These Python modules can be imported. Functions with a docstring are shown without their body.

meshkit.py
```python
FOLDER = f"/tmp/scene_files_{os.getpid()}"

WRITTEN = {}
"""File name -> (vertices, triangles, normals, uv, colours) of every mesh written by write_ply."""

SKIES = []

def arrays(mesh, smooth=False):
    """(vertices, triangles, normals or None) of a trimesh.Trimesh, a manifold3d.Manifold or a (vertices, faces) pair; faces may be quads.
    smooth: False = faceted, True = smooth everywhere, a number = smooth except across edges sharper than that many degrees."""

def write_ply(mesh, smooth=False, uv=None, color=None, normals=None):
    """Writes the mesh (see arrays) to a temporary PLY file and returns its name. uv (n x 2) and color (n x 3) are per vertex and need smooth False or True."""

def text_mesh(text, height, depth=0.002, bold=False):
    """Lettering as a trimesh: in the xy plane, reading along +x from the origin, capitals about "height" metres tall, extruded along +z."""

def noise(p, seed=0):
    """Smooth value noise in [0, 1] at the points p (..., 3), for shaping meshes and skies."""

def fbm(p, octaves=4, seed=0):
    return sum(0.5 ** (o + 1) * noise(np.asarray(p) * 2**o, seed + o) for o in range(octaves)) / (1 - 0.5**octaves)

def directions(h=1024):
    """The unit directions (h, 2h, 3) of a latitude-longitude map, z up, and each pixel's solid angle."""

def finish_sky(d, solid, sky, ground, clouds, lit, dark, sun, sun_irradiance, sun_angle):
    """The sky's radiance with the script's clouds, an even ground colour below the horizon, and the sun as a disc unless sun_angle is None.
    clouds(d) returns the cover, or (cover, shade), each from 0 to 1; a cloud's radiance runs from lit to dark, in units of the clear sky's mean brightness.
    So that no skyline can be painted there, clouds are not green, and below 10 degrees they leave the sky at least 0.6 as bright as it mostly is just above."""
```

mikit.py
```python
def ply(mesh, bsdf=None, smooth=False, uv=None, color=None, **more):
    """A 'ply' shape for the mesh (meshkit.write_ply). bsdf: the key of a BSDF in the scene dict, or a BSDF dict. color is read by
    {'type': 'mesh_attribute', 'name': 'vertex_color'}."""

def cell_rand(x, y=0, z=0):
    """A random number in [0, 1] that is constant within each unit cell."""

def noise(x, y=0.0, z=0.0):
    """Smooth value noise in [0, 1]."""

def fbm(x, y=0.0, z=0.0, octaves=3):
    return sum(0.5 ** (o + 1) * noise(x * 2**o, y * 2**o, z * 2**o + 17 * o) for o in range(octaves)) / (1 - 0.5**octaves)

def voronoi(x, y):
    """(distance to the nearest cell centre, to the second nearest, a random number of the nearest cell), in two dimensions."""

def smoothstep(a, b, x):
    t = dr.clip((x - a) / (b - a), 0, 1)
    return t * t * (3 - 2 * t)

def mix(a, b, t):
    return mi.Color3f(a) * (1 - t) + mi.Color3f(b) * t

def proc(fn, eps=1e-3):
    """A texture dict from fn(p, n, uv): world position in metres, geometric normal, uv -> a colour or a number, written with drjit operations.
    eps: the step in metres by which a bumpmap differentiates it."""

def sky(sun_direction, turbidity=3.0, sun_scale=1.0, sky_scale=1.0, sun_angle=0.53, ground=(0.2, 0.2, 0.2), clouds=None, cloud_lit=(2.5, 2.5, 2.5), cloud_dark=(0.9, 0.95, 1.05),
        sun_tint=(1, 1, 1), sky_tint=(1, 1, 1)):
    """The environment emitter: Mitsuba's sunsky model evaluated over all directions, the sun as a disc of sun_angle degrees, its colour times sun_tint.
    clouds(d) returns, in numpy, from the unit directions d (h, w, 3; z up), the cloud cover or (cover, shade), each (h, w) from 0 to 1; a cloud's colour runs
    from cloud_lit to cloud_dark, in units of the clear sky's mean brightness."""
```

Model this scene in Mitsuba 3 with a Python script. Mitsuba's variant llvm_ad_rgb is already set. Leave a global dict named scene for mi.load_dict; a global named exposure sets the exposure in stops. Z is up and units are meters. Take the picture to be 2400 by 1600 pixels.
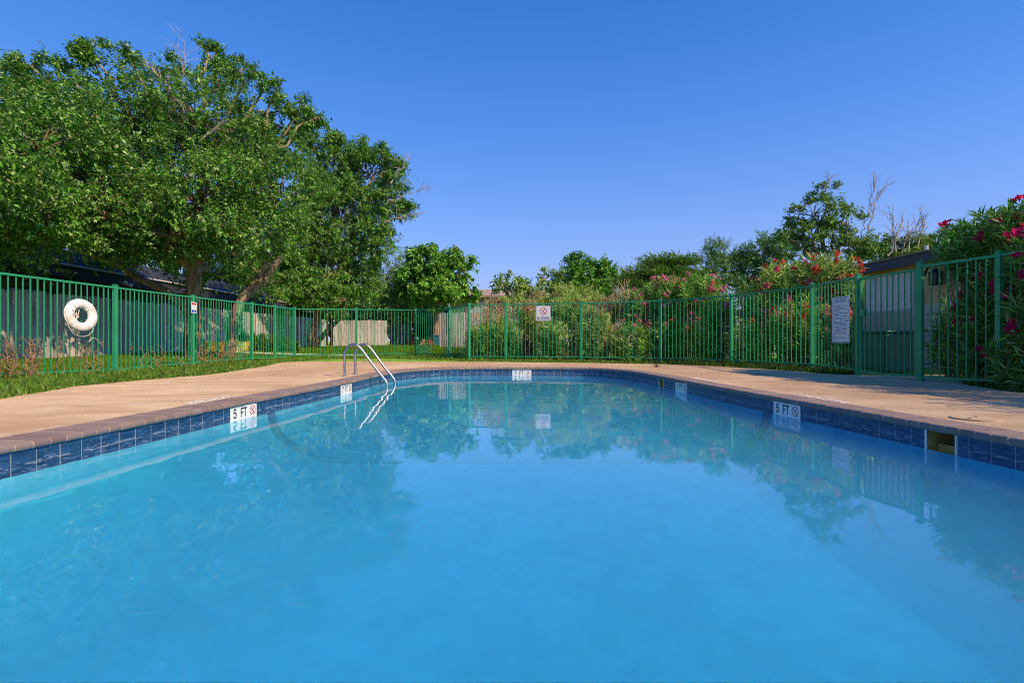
import math, numpy as np, trimesh, drjit as dr, mitsuba as mi, mikit, meshkit
from shapely.geometry import Polygon, Point, box as sbox
from shapely import affinity
from mikit import noise, fbm, voronoi, cell_rand, smoothstep, mix
T = mi.ScalarTransform4f
scene, labels = {}, {}

# ------------------------------------------------------------------ camera, sky, exposure
CAM_Z = 0.63                       # above the pool deck (z = 0)
SUN = (0.64, -0.47, 0.61)
scene['camera'] = {'type': 'perspective', 'fov': 90.0, 'fov_axis': 'x', 'near_clip': 0.05, 'far_clip': 2000.0,
                   'to_world': T().look_at(origin=[0, 0, CAM_Z], target=[0, 10, CAM_Z], up=[0, 0, 1])}
def haze_band(d):                    # pale summer haze all round the horizon
    return 0.75 * np.exp(-np.maximum(d[..., 2], 0) / 0.20)
scene['sky'] = mikit.sky(SUN, turbidity=2.2, sun_scale=1.0, sky_scale=1.0, sky_tint=(0.04, 0.96, 1.92), sun_tint=(1.05, 1.0, 0.92), ground=(0.25, 0.25, 0.18),
                         clouds=haze_band, cloud_lit=(2.35, 1.50, 1.15))
exposure = 1.8

# ------------------------------------------------------------------ helpers
_used = {}
def numbered(base):
    n = _used.get(base, 0); _used[base] = n + 1
    return base if n == 0 else f'{base}_{n:03d}'
def thing(name, label, cat, group=None):
    k = numbered(name); labels[k] = {'label': label, 'category': cat}
    if group: labels[k]['group'] = group
    return k
def struct(name, label=None):
    k = numbered(name); labels[k] = {'kind': 'structure'}
    if label: labels[k]['label'] = label
    return k
def put(key, mesh, bsdf, smooth=False, color=None, uv=None, M=None):
    d = mikit.ply(mesh, bsdf, smooth=smooth, color=color, uv=uv)
    if M is not None: d['to_world'] = T(M)
    scene[key] = d
    return key
def part(parent, name, mesh, bsdf, smooth=False, color=None, M=None, label=None, stuff=False):
    k = numbered(parent + '__' + name)
    put(k, mesh, bsdf, smooth, color, M=M)
    if label or stuff:
        labels[k] = {}
        if label: labels[k]['label'] = label
        if stuff: labels[k]['kind'] = 'stuff'
    return k
def share(parent, name, d, M):
    k = numbered(parent + '__' + name)
    scene[k] = {**d, 'to_world': T(M)}
    return k
def at(px, py, Y):                 # a point of the place from a measurement in the photo (2400 x 1600) and its distance
    return np.array([(px - 1200) / 1200 * Y, Y, CAM_Z + (800 - py) / 1200 * Y])
def frame(o, right, up, out):
    M = np.eye(4); M[:3, 0], M[:3, 1], M[:3, 2], M[:3, 3] = right, up, out, o
    return M
def unit(v):
    v = np.asarray(v, float); return v / (np.linalg.norm(v, axis=-1, keepdims=True) + 1e-12)
def move(x, y, z, rz=0.0, s=(1, 1, 1)):
    c, q = math.cos(rz), math.sin(rz)
    M = np.eye(4); M[:2, :2] = [[c, -q], [q, c]]; M[:3, :3] = M[:3, :3] @ np.diag(s); M[:3, 3] = x, y, z
    return M
def boxm(x0, x1, y0, y1, z0, z1, ch=0.0):
    if ch <= 0:
        m = trimesh.creation.box((x1 - x0, y1 - y0, z1 - z0)); m.apply_translation(((x0 + x1) / 2, (y0 + y1) / 2, (z0 + z1) / 2)); return m
    p = []
    for sx in (0, 1):
        for sy in (0, 1):
            for sz in (0, 1):
                c = np.array([(x0, x1)[sx], (y0, y1)[sy], (z0, z1)[sz]]); i = np.array([1 - 2 * sx, 1 - 2 * sy, 1 - 2 * sz]) * ch
                for a in range(3):
                    q = c + i; q[a] = c[a]; p.append(q)
    return trimesh.convex.convex_hull(np.array(p))
def tube(pts, radii, sides=8, cap=True):
    p = np.asarray(pts, float); n = len(p)
    r = np.broadcast_to(radii, (n,))
    t = unit(np.gradient(p, axis=0))
    a = np.zeros_like(p); ref = np.array([0, 0, 1.0]) if abs(t[0, 2]) < 0.9 else np.array([1.0, 0, 0])
    prev = unit(np.cross(t[0], ref))
    for i in range(n):
        prev = unit(prev - t[i] * np.dot(prev, t[i])); a[i] = prev
    b = np.cross(t, a)
    ang = np.arange(sides) * 2 * np.pi / sides
    v = p[:, None] + r[:, None, None] * (np.cos(ang)[None, :, None] * a[:, None] + np.sin(ang)[None, :, None] * b[:, None])
    i, j = np.meshgrid(np.arange(n - 1), np.arange(sides), indexing='ij')
    q = np.stack([i * sides + j, i * sides + (j + 1) % sides, (i + 1) * sides + (j + 1) % sides, (i + 1) * sides + j], -1).reshape(-1, 4)
    f = np.vstack([q[:, [0, 1, 2]], q[:, [0, 2, 3]]]); v = v.reshape(-1, 3)
    if cap:
        v = np.vstack([v, p[:1], p[-1:]]); k = np.arange(sides)
        f = np.vstack([f, np.stack([k * 0 + n * sides, (k + 1) % sides, k], 1), np.stack([k * 0 + n * sides + 1, (n - 1) * sides + k, (n - 1) * sides + (k + 1) % sides], 1)])
    return trimesh.Trimesh(v, f, process=False)
def cat(ms):
    v, f, n = [], [], 0
    for m in ms:
        v.append(np.asarray(m.vertices)); f.append(np.asarray(m.faces) + n); n += len(m.vertices)
    return trimesh.Trimesh(np.vstack(v), np.vstack(f), process=False)
def curve(pts, n=40):
    """A smooth line through the points (Catmull-Rom)."""
    p = np.asarray(pts, float); q = np.vstack([2 * p[0] - p[1], p, 2 * p[-1] - p[-2]]); out = []
    m = max(2, n // (len(p) - 1))
    for i in range(1, len(q) - 2):
        t = np.linspace(0, 1, m, endpoint=False)[:, None]
        out.append(0.5 * ((2 * q[i]) + (q[i + 1] - q[i - 1]) * t + (2 * q[i - 1] - 5 * q[i] + 4 * q[i + 1] - q[i + 2]) * t**2 + (3 * q[i] - q[i - 1] - 3 * q[i + 1] + q[i + 2]) * t**3))
    return np.vstack(out + [p[-1:]])
def plate(poly, depth):
    return trimesh.creation.extrude_polygon(poly, depth, engine='earcut')
def rrect(w, h, r):
    return sbox(-w / 2 + r, -h / 2 + r, w / 2 - r, h / 2 - r).buffer(r, quad_segs=4)

# ------------------------------------------------------------------ materials
def rgb(*c): return {'type': 'rgb', 'value': list(map(float, c))}
def mat(key, base, rough=0.6, spec=0.5, bump=None, **more):
    b = {'type': 'principled', 'base_color': base if isinstance(base, dict) else rgb(*base), 'roughness': rough if isinstance(rough, dict) else float(rough), 'specular': float(spec), **more}
    if bump: b = {'type': 'bumpmap', 'arbitrary': {**mikit.proc(bump[0], eps=bump[2] if len(bump) > 2 else 2e-3)}, 'scale': float(bump[1]), 'bsdf': b}
    scene[key] = {'type': 'twosided', 'bsdf': b}
VC = {'type': 'mesh_attribute', 'name': 'vertex_color'}

def deck_col(p, n, uv):
    big = fbm(p.x * 0.7, p.y * 0.45, 0.0, octaves=4); streak = fbm(p.x * 1.4, p.y * 5.0, 3.0, octaves=4); fine = noise(p.x * 90, p.y * 90)
    grit = noise(p.x * 260, p.y * 260)
    c = mix((0.355, 0.228, 0.134), (0.495, 0.352, 0.222), smoothstep(0.3, 0.7, 0.55 * big + 0.45 * streak))
    c = c * (0.9 + 0.14 * fine) * (0.92 + 0.16 * grit)
    spot, _, rnd = voronoi(p.x * 1.6, p.y * 1.6)
    c = mix(c, (0.26, 0.16, 0.10), 0.75 * (1 - smoothstep(0.012, 0.03, spot)) * smoothstep(0.55, 0.6, rnd))
    pale = smoothstep(0.62, 0.75, fbm(p.x * 2.1 + 7, p.y * 3.7, 1.0, octaves=4))
    c = mix(c, (0.50, 0.38, 0.28), 0.35 * pale)
    # hairline cracks
    w = fbm(p.x * 1.3, p.y * 1.3, 5.0, octaves=3) * 0.5
    f1, f2, _ = voronoi(p.x * 0.33 + w, p.y * 0.33 + w + 11)
    return mix(c, (0.20, 0.13, 0.09), 0.55 * (1 - smoothstep(0.0, 0.004, f2 - f1)))
mat('m_deck', mikit.proc(deck_col), 0.85, 0.25, bump=(lambda p, n, uv: fbm(p.x * 14, p.y * 40, 0.0, octaves=3) + 0.6 * noise(p.x * 120, p.y * 120), 0.004))
mat('m_brick', VC, 0.7, 0.35, bump=(lambda p, n, uv: fbm(p.x * 40, p.y * 40, p.z * 40, octaves=3), 0.003))
mat('m_mortar', (0.42, 0.33, 0.25), 0.9, 0.2)
def tile_col(p, n, uv):
    a = fbm(p.x * 9, p.y * 9, p.z * 60, octaves=4); b = fbm(p.x * 30 + 3, p.y * 30, p.z * 150, octaves=3)
    c = mix((0.008, 0.034, 0.085), (0.022, 0.080, 0.19), smoothstep(0.25, 0.75, a))
    scum = smoothstep(0.55, 0.78, b) * smoothstep(-0.10, -0.13, p.z)
    line = dr.exp(-dr.square((p.z + 0.142 + 0.012 * (noise(p.x * 6, p.y * 6) - 0.5)) / 0.006)) * smoothstep(0.3, 0.6, noise(p.x * 14, p.y * 14, 4.0))
    return mix(c, (0.33, 0.36, 0.44), dr.clip(0.55 * scum + 0.5 * line + 0.18 * smoothstep(0.6, 0.8, b), 0, 1))
mat('m_tile', mikit.proc(tile_col), 0.22, 0.5)
mat('m_grout', (0.38, 0.39, 0.42), 0.8, 0.2)
def plaster_col(p, n, uv):
    a = fbm(p.x * 1.3, p.y * 1.3, p.z * 1.3, octaves=4); b = fbm(p.x * 4.5 + 9, p.y * 4.5, p.z * 4.5, octaves=4)
    return mix((0.07, 0.41, 0.55), (0.12, 0.57, 0.70), smoothstep(0.3, 0.7, 0.6 * a + 0.4 * b))
mat('m_plaster', mikit.proc(plaster_col), 0.8, 0.2)
mat('m_stripe', (0.03, 0.13, 0.24), 0.4)
mat('m_white', (0.78, 0.77, 0.75), 0.35)
mat('m_white_tile', (0.74, 0.74, 0.70), 0.2)
mat('m_black', (0.012, 0.012, 0.014), 0.4)
mat('m_red', (0.50, 0.02, 0.03), 0.4)
mat('m_navy_ink', (0.03, 0.04, 0.22), 0.4)
mat('m_blue_ink', (0.01, 0.03, 0.42), 0.4)
def green_col(p, n, uv):
    a = fbm(p.x * 3, p.y * 3, p.z * 3, octaves=3); b = noise(p.x * 60, p.y * 60, p.z * 60)
    c = mix((0.016, 0.245, 0.103), (0.030, 0.33, 0.142), a)
    chip = smoothstep(0.9, 0.94, b) * smoothstep(0.5, 0.62, fbm(p.x * 5 + 4, p.y * 5, p.z * 5, octaves=2))
    return mix(c, (0.16, 0.22, 0.15), 0.6 * chip)
mat('m_green', mikit.proc(green_col), 0.38, 0.5)
scene['m_steel'] = {'type': 'roughconductor', 'material': 'none', 'alpha': 0.24, 'specular_reflectance': rgb(0.50, 0.47, 0.44)}
mat('m_ring', mikit.proc(lambda p, n, uv: mix((0.78, 0.74, 0.70), (0.62, 0.52, 0.42), 0.7 * smoothstep(0.5, 0.75, fbm(p.x * 9, p.y * 9, p.z * 9, octaves=3)))), 0.45)
mat('m_rope', (0.66, 0.60, 0.50), 0.9, 0.1)
mat('m_lid', mikit.proc(lambda p, n, uv: mix((0.42, 0.28, 0.16), (0.48, 0.34, 0.20), fbm(p.x * 20, p.y * 20, octaves=3))), 0.7)
mat('m_skim', mikit.proc(lambda p, n, uv: mix((0.52, 0.35, 0.10), (0.34, 0.20, 0.06), fbm(p.x * 14, p.y * 14, p.z * 25, octaves=3))), 0.5)
mat('m_leafd', VC, 0.7)
def wood_col(p, n, uv):
    k = dr.floor((p.x * 0.35 + p.y) / 0.15); h = cell_rand(k)
    g = fbm(p.x * 60 + k * 3, p.y * 60, p.z * 2.2, octaves=3); st = fbm(p.x * 6, p.y * 6, p.z * 0.9 + h * 9, octaves=3)
    c = mix((0.37, 0.32, 0.29), (0.58, 0.53, 0.49), g) * (0.78 + 0.4 * h)
    return mix(c, (0.16, 0.12, 0.10), 0.6 * smoothstep(0.5, 0.75, st))
mat('m_wood', mikit.proc(wood_col), 0.9, 0.15)
def bark_col(p, n, uv):
    g = fbm(p.x * 14, p.y * 14, p.z * 3.0, octaves=4); b = fbm(p.x * 3, p.y * 3, p.z * 2, octaves=3)
    return mix(mix((0.19, 0.125, 0.075), (0.42, 0.30, 0.19), smoothstep(0.3, 0.7, g)), (0.36, 0.31, 0.25), 0.5 * smoothstep(0.55, 0.75, b))
mat('m_bark', mikit.proc(bark_col), 0.9, 0.15, bump=(lambda p, n, uv: fbm(p.x * 18, p.y * 18, p.z * 4, octaves=3), 0.03, 6e-3))
mat('m_twig', (0.20, 0.145, 0.10), 0.85, 0.15)
mat('m_deadwood', (0.40, 0.33, 0.28), 0.85, 0.15)
mat('m_drystem', VC, 0.85, 0.15)
scene['m_leaf'] = {'type': 'principledthin', 'base_color': VC, 'roughness': 0.34, 'eta': 1.5, 'diff_trans': 0.55, 'spec_trans': 0.0}
scene['m_petal'] = {'type': 'principledthin', 'base_color': VC, 'roughness': 0.6, 'diff_trans': 0.8, 'spec_trans': 0.0}
scene['m_grass'] = {'type': 'principledthin', 'base_color': VC, 'roughness': 0.55, 'diff_trans': 0.6, 'spec_trans': 0.0}
def lawn_col(p, n, uv):
    a = fbm(p.x * 0.9, p.y * 0.9, 0.0, octaves=4); b = noise(p.x * 40, p.y * 40); c2 = fbm(p.x * 7, p.y * 7, 2.0, octaves=3)
    c = mix((0.085, 0.175, 0.018), (0.150, 0.265, 0.028), smoothstep(0.3, 0.7, 0.5 * a + 0.5 * c2)) * (0.7 + 0.6 * b)
    return mix(c, (0.20, 0.125, 0.07), 0.7 * smoothstep(0.60, 0.72, fbm(p.x * 1.7 + 4, p.y * 1.7, 6.0, octaves=4)))
mat('m_lawn', mikit.proc(lawn_col), 0.95, 0.1)
mat('m_soil', mikit.proc(lambda p, n, uv: mix((0.30, 0.14, 0.07), (0.42, 0.22, 0.11), fbm(p.x * 20, p.y * 20, octaves=3))), 0.95, 0.1)
mat('m_path', mikit.proc(lambda p, n, uv: mix((0.45, 0.40, 0.34), (0.56, 0.50, 0.43), fbm(p.x * 5, p.y * 5, octaves=4))), 0.9, 0.2)
mat('m_tan', mikit.proc(lambda p, n, uv: mix((0.58, 0.38, 0.17), (0.66, 0.45, 0.22), fbm(p.x * 3, p.y * 3, p.z * 6, octaves=4))), 0.85, 0.2)
mat('m_greywall', mikit.proc(lambda p, n, uv: mix((0.60, 0.49, 0.40), (0.66, 0.55, 0.46), fbm(p.x * 3, p.y * 3, p.z * 3, octaves=4))), 0.85, 0.2)
mat('m_fascia', (0.04, 0.042, 0.06), 0.55)
mat('m_navywall', mikit.proc(lambda p, n, uv: mix((0.022, 0.026, 0.042), (0.04, 0.045, 0.065), fbm(p.x * 2, p.y * 2, p.z * 5, octaves=3))), 0.7)
mat('m_brownwall', mikit.proc(lambda p, n, uv: mix((0.10, 0.055, 0.035), (0.15, 0.085, 0.055), fbm(p.x * 3, p.y * 3, p.z * 4, octaves=3))), 0.85)
mat('m_gutter', (0.52, 0.50, 0.48), 0.5)
def shingle_col(p, n, uv):
    return mix((0.22, 0.155, 0.125), (0.31, 0.235, 0.20), cell_rand(dr.floor(p.x * 3.3), dr.floor(p.y * 7), 1)) * (0.85 + 0.3 * noise(p.x * 60, p.y * 60))
mat('m_shingle', mikit.proc(shingle_col), 0.9, 0.15)
mat('m_darkglass', (0.02, 0.025, 0.03), 0.08)
mat('m_skyglass', (0.35, 0.45, 0.52), 0.15)
mat('m_panel', (0.52, 0.53, 0.50), 0.5)
mat('m_box', (0.035, 0.13, 0.085), 0.5)
mat('m_paint_red', mikit.proc(lambda p, n, uv: mix((0.50, 0.085, 0.02), (0.60, 0.14, 0.04), fbm(p.x * 4, p.y * 4, p.z * 4, octaves=3))), 0.7)
mat('m_paint_yellow', mikit.proc(lambda p, n, uv: mix((0.55, 0.42, 0.02), (0.66, 0.52, 0.05), fbm(p.x * 4, p.y * 4, p.z * 4, octaves=3))), 0.7)
mat('m_teal', (0.02, 0.12, 0.17), 0.6)
mat('m_deckpaint', mikit.proc(lambda p, n, uv: mix((0.56, 0.49, 0.43), (0.40, 0.28, 0.18), smoothstep(0.52, 0.6, fbm(p.x * 34, p.y * 22, 2.0, octaves=3)))), 0.7)
# water: a single rippled sheet over a faintly scattering, red-absorbing body
scene['m_water'] = {'type': 'thindielectric', 'int_ior': 1.19, 'ext_ior': 1.0}
scene['water_medium'] = {'type': 'homogeneous', 'albedo': rgb(0.12, 0.655, 0.875), 'sigma_t': rgb(0.85, 0.39, 0.28), 'scale': 1.95}

# ------------------------------------------------------------------ pool outline
WATER = -0.19
OUT = np.array([(0, .35), (1.8, .38), (2.85, .62), (3.3, 1.35), (3.37, 2.3), (3.29, 3.3), (3.20, 4.1), (3.05, 5.5), (2.90, 7.1), (2.79, 8.5), (2.71, 9.6), (2.56, 10.8), (2.27, 11.72), (1.85, 12.2), (1.2, 12.38),
                (0, 12.42), (-1.0, 12.36), (-1.66, 12.15), (-2.12, 11.68), (-2.42, 10.9), (-2.56, 9.9), (-2.62, 8.6), (-2.72, 7.2), (-2.88, 5.4), (-3.0, 4.2), (-3.10, 3.1), (-3.16, 2.2), (-3.1, 1.25), (-2.75, .6), (-1.8, .38)])
from scipy.interpolate import splprep, splev
_tck, _ = splprep(np.vstack([OUT, OUT[:1]]).T, s=0.004, per=True)
_P = np.array(splev(np.linspace(0, 1, 6001), _tck)).T
_S = np.concatenate([[0], np.cumsum(np.linalg.norm(np.diff(_P, axis=0), axis=1))]); PERI = _S[-1]
def P(s):
    s = np.mod(s, PERI); return np.stack([np.interp(s, _S, _P[:, 0]), np.interp(s, _S, _P[:, 1])], -1)
def tang(s): return unit(P(np.asarray(s) + 0.03) - P(np.asarray(s) - 0.03))
def outn(s):                        # outward normal (outline runs anticlockwise)
    t = tang(s); return np.stack([t[..., 1], -t[..., 0]], -1)
def s_at(y, side):                  # arc length where the wall of that side (+1 right, -1 left) stands at y
    m = np.sign(_P[:, 0]) == side; i = np.where(m)[0]
    return _S[i[np.argmin(np.abs(_P[i, 1] - y))]]
def s_far(x):
    i = np.where(_P[:, 1] > 11)[0]; return _S[i[np.argmin(np.abs(_P[i, 0] - x))]]
POOL = Polygon(_P[::10])

# coping bricks
rng = np.random.default_rng(3)
prof = []                           # (distance outward, z): rounded nose over the water
for a in np.linspace(-100, 90, 7):
    prof.append((0.0 - 0.030 * math.cos(math.radians(a)), -0.026 + 0.030 * math.sin(math.radians(a)) + 0.0))
prof = [(-0.008, -0.054)] + prof + [(0.275, 0.004), (0.278, -0.002), (0.278, -0.06)]
prof = np.array(prof)
def sweep_prof(s0, s1, pr, n=1):
    ss = np.linspace(s0, s1, n + 1); p, o = P(ss), outn(ss); k = len(pr)
    v = np.concatenate([np.column_stack([p[i] + o[i] * pr[:, :1], pr[:, 1]]) for i in range(n + 1)])
    f = []
    for i in range(n):
        for j in range(k):
            a, b = i * k + j, i * k + (j + 1) % k
            f += [(a, b, b + k), (a, b + k, a + k)]
    for j in range(1, k - 1):
        f.append((0, j + 1, j)); f.append((n * k, n * k + j, n * k + j + 1))
    m = trimesh.Trimesh(v, f, process=False); m.fix_normals(); return m
cop = struct('pool_coping', 'mauve brown bullnose brick coping round the pool')
NB = int(round(PERI / 0.1115)); db = PERI / NB
for i in range(NB):
    pr = prof.copy(); pr[:, 1] += rng.normal(0, 0.0012); pr[1:8, 0] += rng.normal(0, 0.0015)
    m = sweep_prof(i * db + 0.0055, (i + 1) * db - 0.0055, pr)
    c = np.array([0.22, 0.16, 0.138]) * rng.uniform(0.86, 1.12) * np.array([1, rng.uniform(.96, 1.03), rng.uniform(.94, 1.06)])
    part(cop, 'brick', m, 'm_brick', color=np.tile(c, (len(m.vertices), 1)))
pm = prof.copy(); pm[:, 1] = np.where(pm[:, 1] > -0.02, pm[:, 1] - 0.004, pm[:, 1]); pm[:, 0] = np.where(pm[:, 0] < 0, pm[:, 0] + 0.004, pm[:, 0])
part(cop, 'mortar', sweep_prof(0, PERI, pm, n=400), 'm_mortar')

# basin: waterline tiles, grout wall, plastered floor, dark depth line
basin = struct('pool_basin', 'pale plastered pool basin with blue waterline tiles')
TOP, BOT = -0.052, -0.205
mark = {'l5': s_at(5.50, -1), 'r5': s_at(5.67, 1), 'l7': s_at(8.15, -1), 'r7': s_at(8.45, 1), 'f7': s_far(0.24)}
skim = [s_at(3.86, 1), s_at(9.35, 1)]
def near(s, c, w): return abs((s - c + PERI / 2) % PERI - PERI / 2) < w
NT = int(round(PERI / 0.1555)); dt = PERI / NT
tp = np.array([(0.0015, TOP), (0.0, TOP - 0.0015), (0.0, BOT + 0.0015), (0.0015, BOT), (0.008, BOT), (0.008, TOP)])
def subtract(s0, s1, holes):
    segs = [(s0, s1)]
    for c, w in holes:
        new = []
        for a, b in segs:
            cc = c + PERI * round(((a + b) / 2 - c) / PERI)
            if cc + w <= a or cc - w >= b: new.append((a, b)); continue
            if cc - w - a > 0.012: new.append((a, cc - w))
            if b - cc - w > 0.012: new.append((cc + w, b))
        segs = new
    return segs
holes = [(mark[k], 0.232) for k in mark] + [(s, 0.135) for s in skim]
for i in range(NT):
    for a, b in subtract(i * dt + 0.0029, (i + 1) * dt - 0.0029, holes):
        q = tp.copy(); q[:, 0] += rng.normal(0, 0.0006)
        part(basin, 'tile', sweep_prof(a, b, q), 'm_tile')
gp = np.array([(0.0022, -0.03), (0.0022, BOT - 0.004), (0.03, BOT - 0.004), (0.03, -0.03)])
gm = []
for a, b in subtract(0.0, PERI - 1e-6, [(s, 0.125) for s in skim]):
    gm.append(sweep_prof(a, b, gp, n=max(2, int((b - a) / 0.1))))
part(basin, 'grout', cat(gm), 'm_grout')
def depth(y): return np.interp(y, [0, 3.5, 5.2, 8.5, 13], [0.86, 0.76, 0.62, 0.52, 0.52])
CX = 1.0                             # the wall curves into the floor over this width
def wall_prof(D):                   # list of (inset, z) down the wall, round the wide cove, to the floor edge
    pts = [(0.0, BOT), (0.006, BOT - 0.03)]; z1 = BOT - 0.05; H = z1 - (WATER - D)
    for a in np.linspace(0, 90, 9): pts.append((0.012 + CX * (1 - math.cos(math.radians(a))), z1 - H * math.sin(math.radians(a))))
    return pts
ss = np.linspace(0, PERI, 260, endpoint=False); pp = P(ss); C = np.column_stack([pp[:, 0] * 0, np.clip(pp[:, 1], 3.2, 9.6)])
dirs = unit(C - pp); dist = np.linalg.norm(C - pp, axis=1)
rows = []
for k in range(11):
    rows.append(np.array([[*(pp[i] + dirs[i] * wall_prof(depth(pp[i, 1]))[k][0]), wall_prof(depth(pp[i, 1]))[k][1]] for i in range(len(ss))]))
for t in (0.2, 0.45, 0.7, 0.9, 1.0):
    d0 = 0.012 + CX; q = pp + dirs * (d0 + (dist - d0) * t)[:, None]
    rows.append(np.column_stack([q, WATER - depth(q[:, 1])]))
V = np.vstack(rows); n = len(ss); F = []
for r in range(len(rows) - 1):
    i = np.arange(n); j = (i + 1) % n
    F.append(np.stack([r * n + i, r * n + j, (r + 1) * n + j], 1)); F.append(np.stack([r * n + i, (r + 1) * n + j, (r + 1) * n + i], 1))
part(basin, 'plaster_shell', trimesh.Trimesh(V, np.vstack(F), process=False), 'm_plaster', smooth=True)
st = []
for y in (5.93, 6.09):
    W = [P(s_at(y, sd))[0] for sd in (-1, 1)]; w = wall_prof(depth(y)); row = []
    row += [(W[0] + d + 0.004, y, z + 0.005) for d, z in w] + [(x, y, WATER - depth(y) + 0.005) for x in np.linspace(W[0] + CX + .1, W[1] - CX - .1, 12)] + [(W[1] - d - 0.004, y, z + 0.005) for d, z in w[::-1]]
    st.append(row)
st = np.array(st).reshape(-1, 3); k = len(st) // 2; i = np.arange(k - 1)
part(basin, 'depth_line', trimesh.Trimesh(st, np.vstack([np.stack([i, i + 1, i + 1 + k], 1), np.stack([i, i + 1 + k, i + k], 1)]), process=False), 'm_stripe', smooth=True, label='dark curved line across the floor where the pool gets deeper')

# water sheet and the body of water under it
h = 0.035
gx, gy = np.arange(-3.45, 3.46, h), np.arange(0.25, 12.56, h)
X, Y = np.meshgrid(gx, gy)
def ripple(X, Y):
    p = np.stack([X * 1.0, Y * 1.0, 0 * X], -1)
    z = 0.0
    for fx, fy, amp, seed in ((1.1, 2.3, 0.0020, 1), (2.4, 5.0, 0.0011, 2), (5.0, 9.0, 0.00050, 3), (9.0, 15.0, 0.00018, 4)):
        z = z + amp * (meshkit.noise(np.stack([X * fx + seed * 7, Y * fy, 0 * X + seed], -1), seed) - 0.5)
    calm = 0.35 + 0.65 * np.clip((Y - 3.0) / 5.0, 0, 1)
    return z * calm
Z = WATER + ripple(X, Y)
inside = np.array([POOL.buffer(0.05).contains(Point(x, y)) for x, y in zip(X.ravel(), Y.ravel())]).reshape(X.shape)
idx = np.arange(X.size).reshape(X.shape); ok = inside[:-1, :-1] & inside[1:, :-1] & inside[:-1, 1:] & inside[1:, 1:]
a, b, c, d = idx[:-1, :-1][ok], idx[:-1, 1:][ok], idx[1:, 1:][ok], idx[1:, :-1][ok]
wv = np.column_stack([X.ravel(), Y.ravel(), Z.ravel()])
water = trimesh.Trimesh(wv, np.vstack([np.stack([a, b, c], 1), np.stack([a, c, d], 1)]), process=False); water.remove_unreferenced_vertices()
k = struct('pool_water', 'calm clear blue water of the swimming pool'); put(k, water, 'm_water', smooth=True)
body = plate(POOL.buffer(0.02).simplify(0.004), 1.3); body.apply_translation((0, 0, WATER - 0.012 - 1.3))
k = 'water_depth'; labels[k] = {'kind': 'stuff', 'label': 'blue body of the pool water'}
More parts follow.
